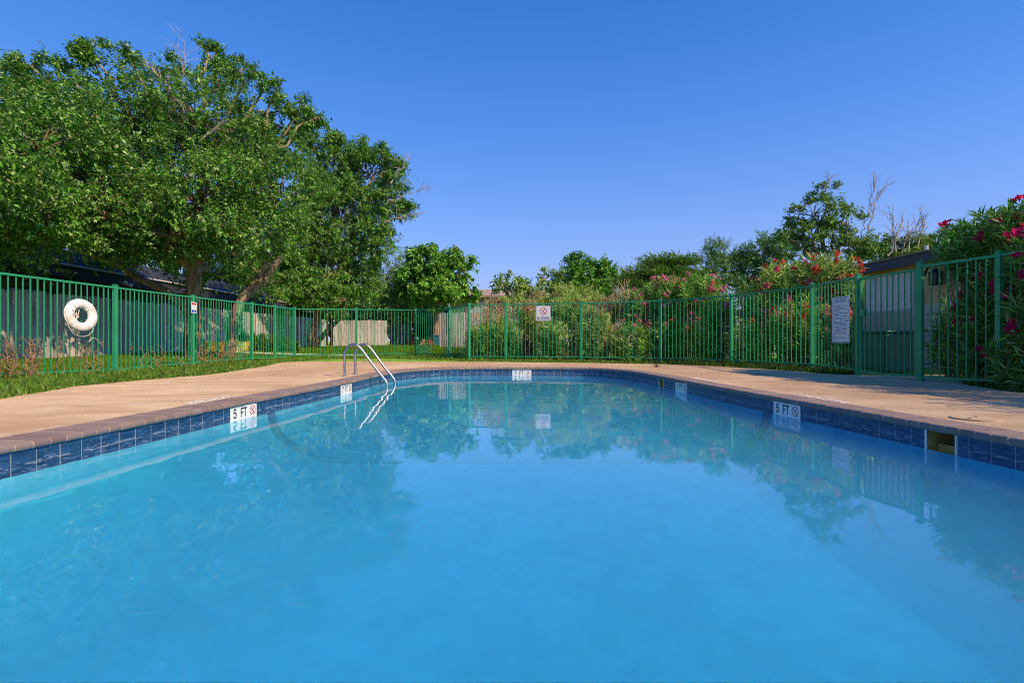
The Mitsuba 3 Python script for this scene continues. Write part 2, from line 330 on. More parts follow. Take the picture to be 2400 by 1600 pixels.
scene[k] = {**mikit.ply(body, {'type': 'null'}), 'interior': {'type': 'ref', 'id': 'water_medium'}}

# ------------------------------------------------------------------ ground, deck
DECK = Polygon([(-5.6, -4), (-5.55, 3), (-5.62, 5.6), (-6.15, 7.2), (-6.05, 8.4), (-5.75, 9.7), (-5.95, 11.1), (-6.35, 13.3), (-6.95, 15.4), (-6.3, 17.2), (-4.6, 17.9), (-3.1, 17.3), (-1.5, 16.1), (0, 15.55), (2.2, 15.0), (4.2, 14.3),
                (5.3, 12.9), (5.95, 11.0), (6.2, 9.7), (6.9, 9.6), (9.6, 9.9), (9.6, 8.0), (6.75, 7.75), (6.3, 6.6), (6.2, 4.5), (6.2, -4)]).buffer(0.35, quad_segs=6).buffer(-0.35, quad_segs=6)
deck = plate(DECK.difference(POOL.buffer(0.279)), 0.12); deck.apply_translation((0, 0, -0.12))
k = struct('pool_deck', 'tan broom finished concrete pool deck'); put(k, deck, 'm_deck')
def gz(x, y):
    s = lambda a, b, t: (lambda u: u * u * (3 - 2 * u))(np.clip((t - a) / (b - a), 0, 1))
    return -0.03 + 0.05 * s(14, 17.5, y) + 0.27 * s(17, 32, y) + 0.16 * s(-8.4, -13, x) * (1 - s(17, 30, y)) + 0.02 * (meshkit.fbm(np.stack([x * 0.7, y * 0.7, 0 * x], -1)) - 0.5)
cx = np.concatenate([[-900, -400, -200, -100, -60, -40], np.arange(-30, 20, 0.25), [20, 25, 30, 45, 60, 100, 200, 400, 900]])
cy = np.concatenate([[-300, -100, -50, -20, -10], np.arange(-4, 45, 0.25), [45, 50, 60, 80, 120, 200, 400, 900, 1800]])
X, Y = np.meshgrid(cx, cy); Zg = gz(X, Y)
from shapely import contains_xy
hole = contains_xy(POOL.buffer(0.2), X, Y); idx = np.arange(X.size).reshape(X.shape)
ok = ~(hole[:-1, :-1] | hole[1:, :-1] | hole[:-1, 1:] | hole[1:, 1:])
a, b, c, d = idx[:-1, :-1][ok], idx[:-1, 1:][ok], idx[1:, 1:][ok], idx[1:, :-1][ok]
lawn = trimesh.Trimesh(np.column_stack([X.ravel(), Y.ravel(), Zg.ravel()]), np.vstack([np.stack([a, b, c], 1), np.stack([a, c, d], 1)]), process=False)
k = struct('lawn_ground', 'mown lawn and soil beyond the deck'); put(k, lawn, 'm_lawn', smooth=True)
pth = np.array([(-30, 21.5), (-13, 21.3), (-10.2, 21.1), (-8.2, 20.7), (-6.2, 20.4), (-6.0, 21.0), (-8.2, 21.5), (-10.2, 22.0), (-13, 22.3), (-30, 22.5)])
pm = plate(Polygon(pth), 0.35); pm.vertices[:, 2] = np.where(pm.vertices[:, 2] > 0.1, gz(pm.vertices[:, 0], pm.vertices[:, 1]) + 0.02, -0.2)
k = struct('garden_path', 'pale concrete path across the lawn'); put(k, pm, 'm_path')

# ------------------------------------------------------------------ green fences
def fence(key, posts, gate=False, gap=0.125, ends=(True, True)):
    """posts: rows of x, y, base z, top z."""
    posts = np.array(posts, float)
    n = len(posts)
    for i, (x, y, z0, z1) in enumerate(posts):
        if (i == 0 and not ends[0]) or (i == n - 1 and not ends[1]): continue
        dr_ = posts[min(i + 1, n - 1), :2] - posts[max(i - 1, 0), :2] if i in (0, n - 1) else posts[i + 1, :2] - posts[i, :2]
        a = math.atan2(dr_[1], dr_[0]); w = 0.038
        pk = part(key, 'post', boxm(-w, w, -w, w, z0 - 0.12, z1 + 0.03, 0.005), 'm_green', M=move(x, y, 0, a))
        part(pk, 'cap', cat([boxm(-.046, .046, -.046, .046, z1 + .030, z1 + .042, .004), trimesh.convex.convex_hull(np.array([(-.046, -.046, z1 + .042), (.046, -.046, z1 + .042), (.046, .046, z1 + .042), (-.046, .046, z1 + .042), (0, 0, z1 + .056)]))]), 'm_green', M=move(x, y, 0, a))
    for i in range(n - 1):
        p, q = posts[i], posts[i + 1]; d = q[:2] - p[:2]; L = np.linalg.norm(d); a = math.atan2(d[1], d[0]); u = d / L
        e = 0.04 if not gate else 0.055
        def rail(zp, zq, hh, nm):
            v = []
            for t, z in ((e, zp + (zq - zp) * e / L), (L - e, zq - (zq - zp) * e / L)):
                for dy in (-.02, .02):
                    for dz in (-hh / 2, hh / 2): v.append((t, dy, z + dz))
            m = trimesh.convex.convex_hull(np.array(v)); part(key, nm, m, 'm_green', M=move(p[0], p[1], 0, a))
        rail(p[3] - .018, q[3] - .018, .036, 'top_rail'); rail(p[2] + .085, q[2] + .085, .034, 'bottom_rail')
        if gate:
            for t in (e + .02, L - e - .02):
                x, y = p[:2] + u * t; part(key, 'frame_bar', boxm(-.019, .019, -.0195, .0195, p[2] + .102, p[3] - .037), 'm_green', M=move(x, y, 0, a))
        m = int(round((L - 2 * e) / gap))
        for j in range(1, m):
            t = e + (L - 2 * e) * j / m; x, y = p[:2] + u * t
            zb, zt = p[2] + (q[2] - p[2]) * t / L + .102, p[3] + (q[3] - p[3]) * t / L - .037
            share(key, 'picket', PICKET, move(x, y, zb, a + rng.normal(0, .02), (1, 1, zt - zb)) @ np.array([[1, 0, rng.normal(0, .003), 0], [0, 1, rng.normal(0, .002), 0], [0, 0, 1, 0], [0, 0, 0, 1]]))
PICKET = mikit.ply(boxm(-.008, .008, -.008, .008, 0, 1, 0.0), 'm_green')
G = 'green metal fence runs round the pool'
A = [(-8.22, 5.6, .02, 1.76), (-8.22, 8.05, .02, 1.74), (-8.14, 10.5, -.03, 1.75), (-8.17, 13.1, 0, 1.78), (-8.13, 16.0, .03, 1.82), (-7.93, 17.1, 0, 1.81), (-7.9, 18.6, .05, 1.83)]
fa = thing('pool_fence', 'sunlit green picket fence with the white life ring hanging on it', 'fence')
fence(fa, A)
fb = thing('pool_fence', 'green picket fence run with the lawn and grey board fence behind it', 'fence')
fence(fb, [A[-1], (-5.9, 19.4, .07, 1.86), (-3.68, 19.6, .09, 1.85)], ends=(False, True))
fc = thing('pool_fence', 'short angled green fence run in front of the red and yellow painted border', 'fence')
fence(fc, [(-3.68, 19.6, .09, 1.85), (-2.24, 18.3, .04, 1.84), (-1.42, 16.95, .05, 1.86)], ends=(False, True))
fd = thing('pool_fence', 'long green picket fence with the no diving sign and the flowering oleanders behind', 'fence')
D = [(-1.42, 16.95, .05, 1.86), (-.2, 16.6, .06, 1.85), (2.16, 16.0, .06, 1.84), (4.4, 15.2, .05, 1.85), (5.78, 13.5, .05, 1.85), (6.56, 11.2, .05, 1.86), (6.42, 9.5, .02, 1.84)]
fence(fd, D, ends=(False, True))
gt = thing('pool_gate', 'green metal gate with a grey corrugated looking panel behind its bars', 'gate')
fence(gt, [(6.42, 9.5, -.01, 1.80), (6.46, 8.1, -.01, 1.79)], gate=True, ends=(False, False))
fe = thing('pool_fence', 'green picket fence beside the gate overgrown by the tallest oleander', 'fence')
fence(fe, [(6.46, 8.1, -.02, 1.83), (6.76, 7.1, .0, 1.84), (6.85, 4.7, .0, 1.84), (6.85, 2.3, 0, 1.84)])
# the panel on the back of the gate
gpn = part(gt, 'panel', plate(rrect(1.06, 0.62, 0.05), 0.012), 'm_panel', M=frame((6.49, 8.82, 1.47), unit((0.04, -1.4, 0)), (0, 0, 1), unit((-1.4, -.04, 0))), label='plain pale panel with rounded corners on the back of the bars')
part(gt, 'latch', boxm(-.03, .03, -.05, .05, -.07, .07, .008), 'm_green', M=move(6.42, 9.36, 1.15))

# ------------------------------------------------------------------ signs
def ring2d(r0, r1): return Point(0, 0).buffer(r1, quad_segs=12).difference(Point(0, 0).buffer(r0, quad_segs=12))
def bar2d(a, b, w):
    from shapely.geometry import LineString
    return LineString([a, b]).buffer(w / 2, cap_style=1, quad_segs=3)
def diver2d(s):                     # a head-first diver over a wavy line
    from shapely.ops import unary_union
    return unary_union([bar2d((.30 * s, .38 * s), (-.05 * s, 0), .13 * s), bar2d((-.05 * s, 0), (-.20 * s, -.22 * s), .10 * s), bar2d((-.05 * s, 0), (.10 * s, -.03 * s), .08 * s), bar2d((-.30 * s, -.38 * s), (.28 * s, -.40 * s), .07 * s)])
def flat(mesh2d, depth): 
    return cat([plate(g, depth) for g in getattr(mesh2d, 'geoms', [mesh2d])])
def lift(M, x, y, z):
    Q = np.eye(4); Q[:3, 3] = x, y, z; return M @ Q
def text(s, hgt, width=None, depth=0.0015, bold=True):
    m = meshkit.text_mesh(s, hgt, depth, bold); b = m.bounds
    m.apply_translation((-(b[0, 0] + b[1, 0]) / 2, 0, 0))
    if width: m.apply_scale((width / (b[1, 0] - b[0, 0]), 1, 1))
    return m
# NO DIVING
u = unit(np.array([D[2][0] - D[1][0], D[2][1] - D[1][1], 0])); o = np.array([u[1], -u[0], 0])
M = frame(np.array([1.0, 16.29, 1.525]) + o * 0.035, u, (0, 0, 1), o)
k = thing('no_diving_sign', 'square white no diving sign with a red crossed circle on the far fence', 'sign')
part(k, 'board', plate(rrect(.475, .475, .035), .004), 'm_white', M=M)
part(k, 'border', flat(rrect(.455, .455, .03).difference(rrect(.440, .440, .026)), .0012), 'm_navy_ink', M=lift(M, 0, 0, .004))
part(k, 'diver', flat(affinity.translate(diver2d(.16), 0, .065), .0012), 'm_navy_ink', M=lift(M, 0, 0, .004))
part(k, 'prohibition_ring', flat(affinity.translate(ring2d(.098, .118).union(bar2d((-.075, .075), (.075, -.075), .02)), 0, .065), .0012), 'm_red', M=lift(M, 0, 0, .0054))
part(k, 'lettering', text('NO DIVING', .105, .40), 'm_navy_ink', M=lift(M, 0, -.205, .004))
# POOL RULES
u = unit(np.array([D[6][0] - D[5][0], D[6][1] - D[5][1], 0])); o = np.array([u[1], -u[0], 0]); o = o if o[0] < 0 else -o
M = frame(np.array([6.47, 10.02, 1.055]) + o * 0.035, u, (0, 0, 1), o)
k = thing('pool_rules_sign', 'tall white pool rules sign with a blue heading and lines of small print', 'sign')
part(k, 'board', plate(rrect(.62, .90, .025), .004), 'm_white', M=M)
part(k, 'border', flat(rrect(.592, .872, .022).difference(rrect(.570, .850, .018)).union(sbox(-.285, .335, .285, .347)), .0012), 'm_navy_ink', M=lift(M, 0, 0, .004))
part(k, 'heading', text('POOL RULES', .052, .40), 'm_navy_ink', M=lift(M, 0, .360, .004))
r2 = np.random.default_rng(8); lines = []
for q, wd in enumerate((.09, .26, .48, .45, .50, .15, .27, .52, .18, .47, .17, .44, .09, .52, .42, .45, .48, .19, .46, .48, .24, .42, .47, .06, .22, .45, .07)):
    y = .305 - q * .0265; x = -.245
    while x < -.245 + wd - .012:
        w_ = r2.uniform(.006, .012); lines.append(sbox(x, y, min(x + w_, -.245 + wd), y + r2.uniform(.010, .015))); x += w_ + (.003 if r2.random() < .8 else .012)
part(k, 'small_print', cat([plate(g, .001) for g in lines]), 'm_navy_ink', M=lift(M, 0, 0, .004))
# small warning sign on a post of the left fence
M = frame((-8.17 + .045, 13.08, 1.49), (0, 1, 0), (0, 0, 1), (1, 0, 0))
k = thing('warning_sign', 'small upright sign with red header and blue foot on a fence post', 'sign')
part(k, 'board', plate(rrect(.22, .28, .015), .003), 'm_white', M=M)
part(k, 'red_header', flat(sbox(-.09, .07, .09, .125), .001), 'm_red', M=lift(M, 0, 0, .003))
part(k, 'pictogram', flat(diver2d(.1), .001), 'm_black', M=lift(M, 0, .0, .003))
part(k, 'blue_foot', flat(sbox(-.09, -.125, .09, -.055).difference(sbox(-.05, -.112, .05, -.10)).difference(Point(0, -.075).buffer(.012)), .001), 'm_blue_ink', M=lift(M, 0, 0, .003))

# ------------------------------------------------------------------ depth markers on the tile line
def marker(s, digit, label):
    k = thing('depth_marker', label, 'depth marker')
    p = P(s); n_ = -outn(s); o = np.array([n_[0], n_[1], 0]); r = np.cross(-o, (0, 0, 1.0))
    M = frame((p[0], p[1], (TOP + BOT) / 2) + o * 0.0005, r, (0, 0, 1), o)
    for j in (-1, 0, 1):
        part(k, 'tile', plate(rrect(.1505, .150, .004), .0035), 'm_white_tile', M=lift(M, j * .1535, 0, -.001))
    part(k, 'digit', text(digit, .098, .052 if digit != '7' else .056), 'm_black', M=lift(M, -.1535, -.046, .0026))
    part(k, 'letters', text('FT', .098, .105), 'm_black', M=lift(M, -.005, -.046, .0026))
    part(k, 'prohibition_ring', flat(ring2d(.044, .053).union(bar2d((-.033, .033), (.033, -.033), .008)), .0015), 'm_red', M=lift(M, .150, .004, .0030))
    part(k, 'diver', flat(diver2d(.07), .0012), 'm_black', M=lift(M, .150, .004, .0024))
marker(mark['l5'], '5', 'sunlit five feet depth marker tiles on the lit side wall of the pool')
marker(mark['r5'], '5', 'shaded five feet depth marker tiles on the shady side wall of the pool')
marker(mark['l7'], '7', 'sunlit seven feet depth marker tiles beside the pool ladder')
marker(mark['r7'], '7', 'shaded seven feet depth marker tiles near the narrow dark skimmer opening')
marker(mark['f7'], '7', 'seven feet depth marker tiles in the middle of the far pool wall')

# ------------------------------------------------------------------ skimmers
def skimmer(s, label):
    k = thing('skimmer', label, 'pool skimmer')
    p = P(s); n_ = -outn(s); o = np.array([n_[0], n_[1], 0]); r = np.cross(-o, (0, 0, 1.0))
    M = frame((p[0], p[1], 0), r, (0, 0, 1), o); w, t, b = .118, TOP - .004, BOT - .06
    part(k, 'throat', cat([boxm(-w - .006, -w, b, t, -.32, -.004), boxm(w, w + .006, b, t, -.32, -.004), boxm(-w - .006, w + .006, b, t, -.33, -.32), boxm(-w, w, b - .006, b, -.32, -.004), boxm(-w, w, t, t + .004, -.32, -.004)]), 'm_skim', M=M)
    part(k, 'frame', cat([boxm(-w - .010, -w + .002, WATER - .02, t + .006, -.004, .005), boxm(w - .002, w + .004, WATER - .02, t + .006, -.004, .004)]), 'm_white', M=M)
    part(k, 'weir_flap', boxm(-w + .01, w - .01, b + .02, WATER + .03, -.10, -.09), 'm_skim', M=M)
skimmer(skim[0], 'open yellowish pool skimmer mouth with white side frame in the nearest tile wall')
skimmer(skim[1], 'narrow pool skimmer opening seen obliquely far along the shady tile wall')

# ------------------------------------------------------------------ ladder
k = thing('pool_ladder', 'stainless steel pool ladder with two arched grab rails', 'ladder')
for y in (9.24, 9.86):
    xb, xe = -3.02, -2.27
    pts = [(xb, y, -.02), (xb, y, .2), (xb, y, .40), (xb + .035, y, .50), (xb + .12, y, .565), (xb + .22, y, .56), (xb + .31, y, .48), (xb + .46, y, .275), (xb + .62, y, .065), (xb + .70, y, -.03), (xe + .01, y, -.13), (xe + .015, y, -.3), (xe + .015, y, -.62)]
    kk = part(k, 'rail', tube(curve(pts, 72), .0242, 12), 'm_steel', smooth=True)
    part(kk, 'flange', trimesh.creation.cylinder(.05, .012, sections=20, transform=move(xb, y, .006)), 'm_steel', smooth=30)
for z in (-.34, -.56):
    part(k, 'tread', boxm(xe - .045, xe + .055, 9.265, 9.835, z - .012, z + .012, .004), 'm_white')

# ------------------------------------------------------------------ life ring
nrm = unit((.98, -.14, .10)); c = np.array([-7.98, 9.48, 1.115]); rt = unit(np.cross((0, 0, 1), nrm)); up = np.cross(nrm, rt)
M = frame(c, rt, up, nrm)
k = thing('life_ring', 'weathered white life ring buoy hanging on the green fence', 'life ring')
tor = trimesh.creation.torus(.222, .083, major_sections=48, minor_sections=20); tor.vertices[:, 2] *= .78
part(k, 'body', tor, 'm_ring', smooth=True, M=M)
def arc(a0, a1, R, bow=0.0, n=14):
    a = np.radians(np.linspace(a0, a1, n)); t = np.linspace(0, 1, n); rr = R + bow * np.sin(np.pi * t)
    return np.column_stack([rr * np.cos(a), rr * np.sin(a), 0 * a])
for a in (45, 135, 215, 318):
    q = np.radians(np.linspace(0, 360, 19)); ca, sa = math.cos(math.radians(a)), math.sin(math.radians(a))
    rr = .222 + .087 * np.cos(q)
    part(k, 'strap', tube(np.column_stack([rr * ca, rr * sa, .068 * np.sin(q)]), .009, 6), 'm_ring', smooth=True, M=M)
part(k, 'grab_rope', tube(curve(np.vstack([arc(215, 318, .312, .085)]), 40), .006, 6), 'm_rope', smooth=True, M=M, label='rope sagging below the ring')
part(k, 'grab_rope', tube(arc(135, 215, .30, .012), .006, 6), 'm_rope', smooth=True, M=M)
part(k, 'inner_strap', tube(np.array([(-.13, .10, .03), (-.175, -.03, .03), (-.19, -.06, .02)]) + (.08, 0, 0), .007, 6), 'm_rope', smooth=True, M=M)
r2 = np.random.default_rng(4)
part(k, 'rope_coil', cat([tube(curve(np.array([(-.05, .06, -.03), (-.07 + r2.normal(0, .015), .01, -.03), (-.03 + r2.normal(0, .02), -.03, -.02), (-.08, -.07, -.03), (-.04, -.12 + r2.normal(0, .01), -.03)]), 24), .006, 5) for _ in range(3)]), 'm_rope', smooth=True, M=M)
part(k, 'print', cat([plate(sbox(-.006, -.018, .006, .022), .001)] + [plate(sbox(-.004 + x, y, .004 + x, y + .012), .001) for x, y in ((-.012, -.08), (.004, -.075), (-.010, -.10), (.008, -.105))]), 'm_black', M=M @ frame((-.2, .07, .0655), (1, 0, 0), (0, 1, 0), (0, 0, 1)))
part(k, 'loose_rope', tube(curve(np.array([(-7.95, 9.62, .86), (-8.02, 9.75, .70), (-8.05, 9.74, .62), (-8.0, 9.80, .70), (-8.0, 9.98, .57)]), 24), .006, 5), 'm_rope', smooth=True)

# ------------------------------------------------------------------ small things on deck and water
k = thing('skimmer_cover', 'round tan skimmer lid set in the deck with small dark finger holes', 'lid')
lid = trimesh.creation.cylinder(.155, .012, sections=36); part(k, 'plate', lid, 'm_lid', smooth=30, M=move(3.76, 4.16, .006))
part(k, 'finger_hole', trimesh.creation.cylinder(.016, .003, sections=12), 'm_black', M=move(3.68, 4.12, .0125)); part(k, 'finger_hole', trimesh.creation.cylinder(.016, .003, sections=12), 'm_black', M=move(3.82, 4.22, .0125))
r2 = np.random.default_rng(12)
def deckmark(s, off, L, label):
    p = P(s); n_ = outn(s); t = tang(s); o = p + n_ * off
    pts = []
    for q in np.linspace(-1, 1, 16): pts.append((q * L / 2, -.065 + r2.normal(0, .006)))
    for q in np.linspace(1, -1, 16): pts.append((q * L / 2, .065 + r2.normal(0, .012)))
    k = thing('deck_marking', label, 'deck marking', )
    M = frame((o[0], o[1], 0.0), (t[0], t[1], 0), (n_[0], n_[1], 0), (0, 0, 1))
    M[:3, 1] = np.cross(M[:3, 2], M[:3, 0])
    part(k, 'paint', plate(Polygon(pts).buffer(0), .004), 'm_deckpaint', M=M)
    part(k, 'worn_print', cat([plate(sbox(x, y, x + r2.uniform(.012, .05), y + r2.uniform(.008, .03)), .002) for x, y in zip(np.linspace(-L * .42, L * .38, 13) + r2.normal(0, .01, 13), r2.uniform(-.045, .03, 13))]), 'm_drydark', M=lift(M, 0, 0, .0035))
mat('m_drydark', (0.16, 0.12, 0.10), 0.8)
deckmark(mark['l5'], .37, .75, 'worn white deck marking behind the coping at the sunlit five feet marker')
deckmark(mark['r5'], .38, .85, 'worn white deck marking behind the coping at the shaded five feet marker')
deckmark(mark['r7'], .38, .85, 'worn white deck marking behind the coping at the shaded seven feet marker')

# ------------------------------------------------------------------ foliage machinery
def leaf_mesh(pos, d, nrm, ln, wd, fold=0.18, droop=0.15):
    d = unit(d); side = unit(np.cross(d, nrm)); nn = np.cross(side, d); ln, wd = np.asarray(ln)[:, None], np.asarray(wd)[:, None]
    L = pos + d * ln * .42 + side * wd * .5 + nn * wd * fold; R = pos + d * ln * .42 - side * wd * .5 + nn * wd * fold
    tip = pos + d * ln - nn * ln * droop
    v = np.stack([pos, L, R, tip], 1).reshape(-1, 3); k = np.arange(len(pos))[:, None] * 4
    return v, np.concatenate([k + [0, 1, 3], k + [0, 3, 2]])
def colours(rng, n, pal, jit=0.22, weights=None):
    pal = np.array(pal, float); i = rng.choice(len(pal), n, p=weights)
    c = pal[i] * np.exp(rng.normal(0, jit, (n, 1))) * np.exp(rng.normal(0, .06, (n, 3)))
    return np.clip(np.repeat(c, 4, 0), 0, .9)
def sphere(rng, n): return unit(rng.normal(size=(n, 3)))
def crown(rng, blobs, clumps, shoots, per, L, ln, wd, pal, weights=None, up=.25, spread=.55, hang=.35, jit=.22):
    """Leaves set along short shoots, shoots gathered in clumps through each blob. Returns vertices, faces, colours, clump centres."""
    Ps, Ds, Ns, cen = [], [], [], []
    for (x, y, z, rx, ry, rz, *dens) in blobs:
        dens = dens[0] if dens else 1.0
        vol = (rx * ry * rz) ** (2 / 3); nc = max(3, int(clumps * vol * dens)); R = np.array([rx, ry, rz])
        u_ = sphere(rng, nc); rad = rng.uniform(.25, 1.0, (nc, 1)) ** .55 * np.exp(rng.normal(0, .09, (nc, 1)))
        cc = np.array([x, y, z]) + u_ * R * rad; cen.append(cc)
        rc = .24 * float(np.mean(R)) * rng.uniform(.7, 1.3, nc)
        i = np.repeat(np.arange(nc), shoots); m = len(i)
        sp = cc[i] + rng.normal(size=(m, 3)) * rc[i][:, None] * np.array([spread, spread, spread * .75])
        sd = unit(unit(sp - np.array([x, y, z - rz * .4])) * .8 + rng.normal(size=(m, 3)) * .45 + np.array([0, 0, up]))
        j = np.repeat(np.arange(m), per); t = np.tile(np.linspace(.1, 1, per), m) + rng.normal(0, .03, m * per)
        ph = np.tile(np.arange(per) * 2.4, m) + np.repeat(rng.uniform(0, 6.28, m), per)
        a = unit(np.cross(sd, [0.13, .2, 1.0])); b = np.cross(sd, a)
        rad_ = np.cos(ph)[:, None] * a[j] + np.sin(ph)[:, None] * b[j]
        Ps.append(sp[j] + sd[j] * (t * L)[:, None] + np.array([0, 0, -.12]) * (t**2 * L)[:, None])
        Ds.append(unit(sd[j] * .55 + rad_ * .9 + np.array([0, 0, -hang]) + rng.normal(size=(len(j), 3)) * .2))
        Ns.append(unit(np.array([0, 0, 1.0]) + sd[j] * .5 + rng.normal(size=(len(j), 3)) * .45))
    p, d, n_ = np.vstack(Ps), np.vstack(Ds), np.vstack(Ns); N = len(p)
    sz = np.exp(rng.normal(0, .25, N))
    v, f = leaf_mesh(p, d, n_, ln * sz, wd * sz)
    return v, f, colours(rng, N, pal, jit, weights), np.vstack(cen)
def limb(rng, a, b, r0, r1, sag=0.12, n=7, sides=7):
    a, b = np.asarray(a, float), np.asarray(b, float); t = np.linspace(0, 1, n)[:, None]; L = np.linalg.norm(b - a)
    w = rng.normal(size=(n, 3)) * L * .028; w[0] = w[-1] = 0
    p = a + (b - a) * t + np.sin(np.pi * t) * np.array([0, 0, sag * L]) + w
    return tube(p, r0 + (r1 - r0) * t[:, 0], sides)
def skeleton(rng, key, base, fork, r, blobs, centres, limb_r=.5, twig=True, every=1):
    base, fork = np.asarray(base, float), np.asarray(fork, float)
    n = 10; t = np.linspace(0, 1, n)[:, None]
    p = base + (fork - base) * t + rng.normal(size=(n, 3)) * r * .12 * (t > 0)
    part(key, 'trunk', tube(p, r * (1.35 - .5 * t[:, 0] ** .5), 12), 'm_bark', smooth=True)
    tw = []
    for bl in blobs:
        c_ = np.array(bl[:3]); f0 = fork + (base - fork) * rng.uniform(0, .25)
        part(key, 'limb', limb(rng, f0, c_ + np.array([0, 0, -.1 * bl[5]]), r * limb_r * rng.uniform(.75, 1.1), .03, sag=rng.uniform(-.05, .15), n=9, sides=8), 'm_bark', smooth=True)
        d2 = np.linalg.norm((centres - c_) / np.array(bl[3:6]), axis=1)
        for q in centres[d2 < 1.15][::every]:
            tw.append(limb(rng, c_ + (q - c_) * rng.uniform(0, .3) + np.array([0, 0, -.1]), q, .028, .006, sag=rng.uniform(-.05, .1), n=5, sides=4))
    if twig and tw: part(key, 'twigs', cat(tw), 'm_twig', stuff=True)
def dead_branch(rng, a, b, r=.03, forks=9, spread=.5, key=None):
    ms = [limb(rng, a, b, r, r * .15, sag=.04, n=9, sides=5)]; a, b = np.asarray(a, float), np.asarray(b, float); L = np.linalg.norm(b - a)
    for i in range(forks):
        t = rng.uniform(.3, .95); p = a + (b - a) * t; q = p + unit(unit(b - a) + rng.normal(size=3) * spread) * L * rng.uniform(.18, .42)
        ms.append(limb(rng, p, q, r * .45, r * .1, n=5, sides=4))
        for _ in range(2):
            p2 = p + (q - p) * rng.uniform(.4, .9); ms.append(limb(rng, p2, p2 + unit(unit(q - p) + rng.normal(size=3) * spread) * L * .15, r * .22, r * .06, n=4, sides=3))
    return cat(ms)
def blob(px, py, Y, rpx, rypx=None, ry=None, dens=1.0):
    c_ = at(px, py, Y); rx = rpx / 1200 * Y; rz = (rypx or rpx) / 1200 * Y
    return (*c_, rx, ry or .5 * (rx + rz), rz, dens)
GREEN = [(.115, .285, .032), (.170, .375, .055), (.075, .205, .022), (.33, .46, .18)]
def tree(name, label, base, fork, r, blobs, seed, clumps=9, shoots=9, per=9, L=.45, ln=.12, wd=.085, pal=GREEN, weights=None, every=2, **kw):
    rg = np.random.default_rng(seed); key = thing(name, label, 'tree')
    v, f, col, cen = crown(rg, blobs, clumps, shoots, per, L, ln, wd, pal, weights, **kw)
    part(key, 'crown', trimesh.Trimesh(v, f, process=False), 'm_leaf', color=col, stuff=True)
    skeleton(rg, key, base, fork, r, blobs, cen, every=every)
    return key, rg

# ---- trees on the left
B1 = [blob(455, 250, 17.5, 150, 120), blob(270, 270, 17, 150, 130), blob(110, 290, 16.5, 140, 125), blob(585, 330, 18, 110, 95), blob(655, 440, 17.5, 120, 110), blob(470, 450, 15.5, 150, 120), blob(300, 470, 15, 160, 120),
      blob(120, 500, 15, 150, 110), blob(-60, 300, 17, 150, 140), blob(-60, 520, 16, 150, 120), blob(570, 530, 15.5, 130, 75), blob(400, 530, 14.5, 130, 55), blob(230, 530, 14.5, 120, 52), blob(670, 270, 19, 70, 45, dens=.8), blob(500, 130, 18, 60, 50, dens=.7), blob(240, 150, 17.5, 70, 50, dens=.7), blob(50, 180, 17, 60, 55, dens=.7), blob(620, 230, 18.5, 60, 50, dens=.8), blob(90, 330, 12.8, 190, 130), blob(-60, 420, 12.2, 170, 130), blob(230, 430, 13.2, 150, 110), blob(60, 520, 12.8, 150, 55), blob(-150, 470, 11.2, 170, 150), (-10.7, 9.3, 4.3, 1.4, 1.6, 1.2), blob(90, 490, 11.8, 120, 55, dens=1.4)] + [blob(a_, b_, c_, r_ * 1.2, r_ * 1.35, dens=1.5) for a_, b_, c_, r_ in ((70, 120, 16.5, 20), (20, 125, 16.5, 24), (220, 105, 17, 24), (310, 118, 17, 22), (165, 130, 17, 20), (565, 130, 18, 20), (610, 165, 18, 16), (490, 95, 18, 20), (748, 245, 18.5, 16), (700, 235, 18.5, 22), (645, 190, 18, 18), (390, 130, 17.5, 18))]
B1 = [(x, y, z - (.42 if z > 6.2 else .15), *q) for x, y, z, *q in B1] + [blob(500, 640, 22, 90, 34), blob(630, 660, 22, 80, 36), blob(330, 590, 22, 120, 34), blob(430, 600, 21, 90, 34)]
k, rg = tree('mulberry_tree', 'huge spreading shade tree behind the sunlit fence with a pale forked trunk', (-10.75, 17.2, 0), (-10.6, 17.1, 3.9), .23, B1, 21, clumps=20, shoots=16, per=13, L=.40, ln=.092, wd=.056)
part(k, 'limb', tube(curve(np.array([(-10.7, 17.1, 1.5), (-11.3, 16.8, 2.25), (-12.2, 16.5, 2.75), (-13.2, 16.3, 3.6)]), 24), np.linspace(.15, .08, 25), 9), 'm_bark', smooth=True, label='thick low limb reaching out beneath the crown')
part(k, 'limb', tube(curve(np.array([(-9.65, 17.5, .2), (-9.3, 17.5, 1.9), (-8.5, 17.5, 2.75), (-7.7, 17.4, 3.7)]), 24), np.linspace(.20, .10, 25), 9), 'm_bark', smooth=True, label='leaning second stem')
part(k, 'limb', tube(curve(np.array([(-9.4, 17.6, 1.8), (-8.9, 18.0, 2.9), (-8.4, 18.2, 4.2)]), 20), np.linspace(.13, .08, 21), 8), 'm_bark', smooth=True)
for a_, b_ in (((430, 260), (432, 95)), ((400, 210), (345, 150)), ((40, 300), (10, 265)), ((470, 330), (520, 290))):
    part(k, 'dead_branch', dead_branch(rg, at(*a_, 15.8), at(*b_, 15.8), .022, 11), 'm_deadwood')
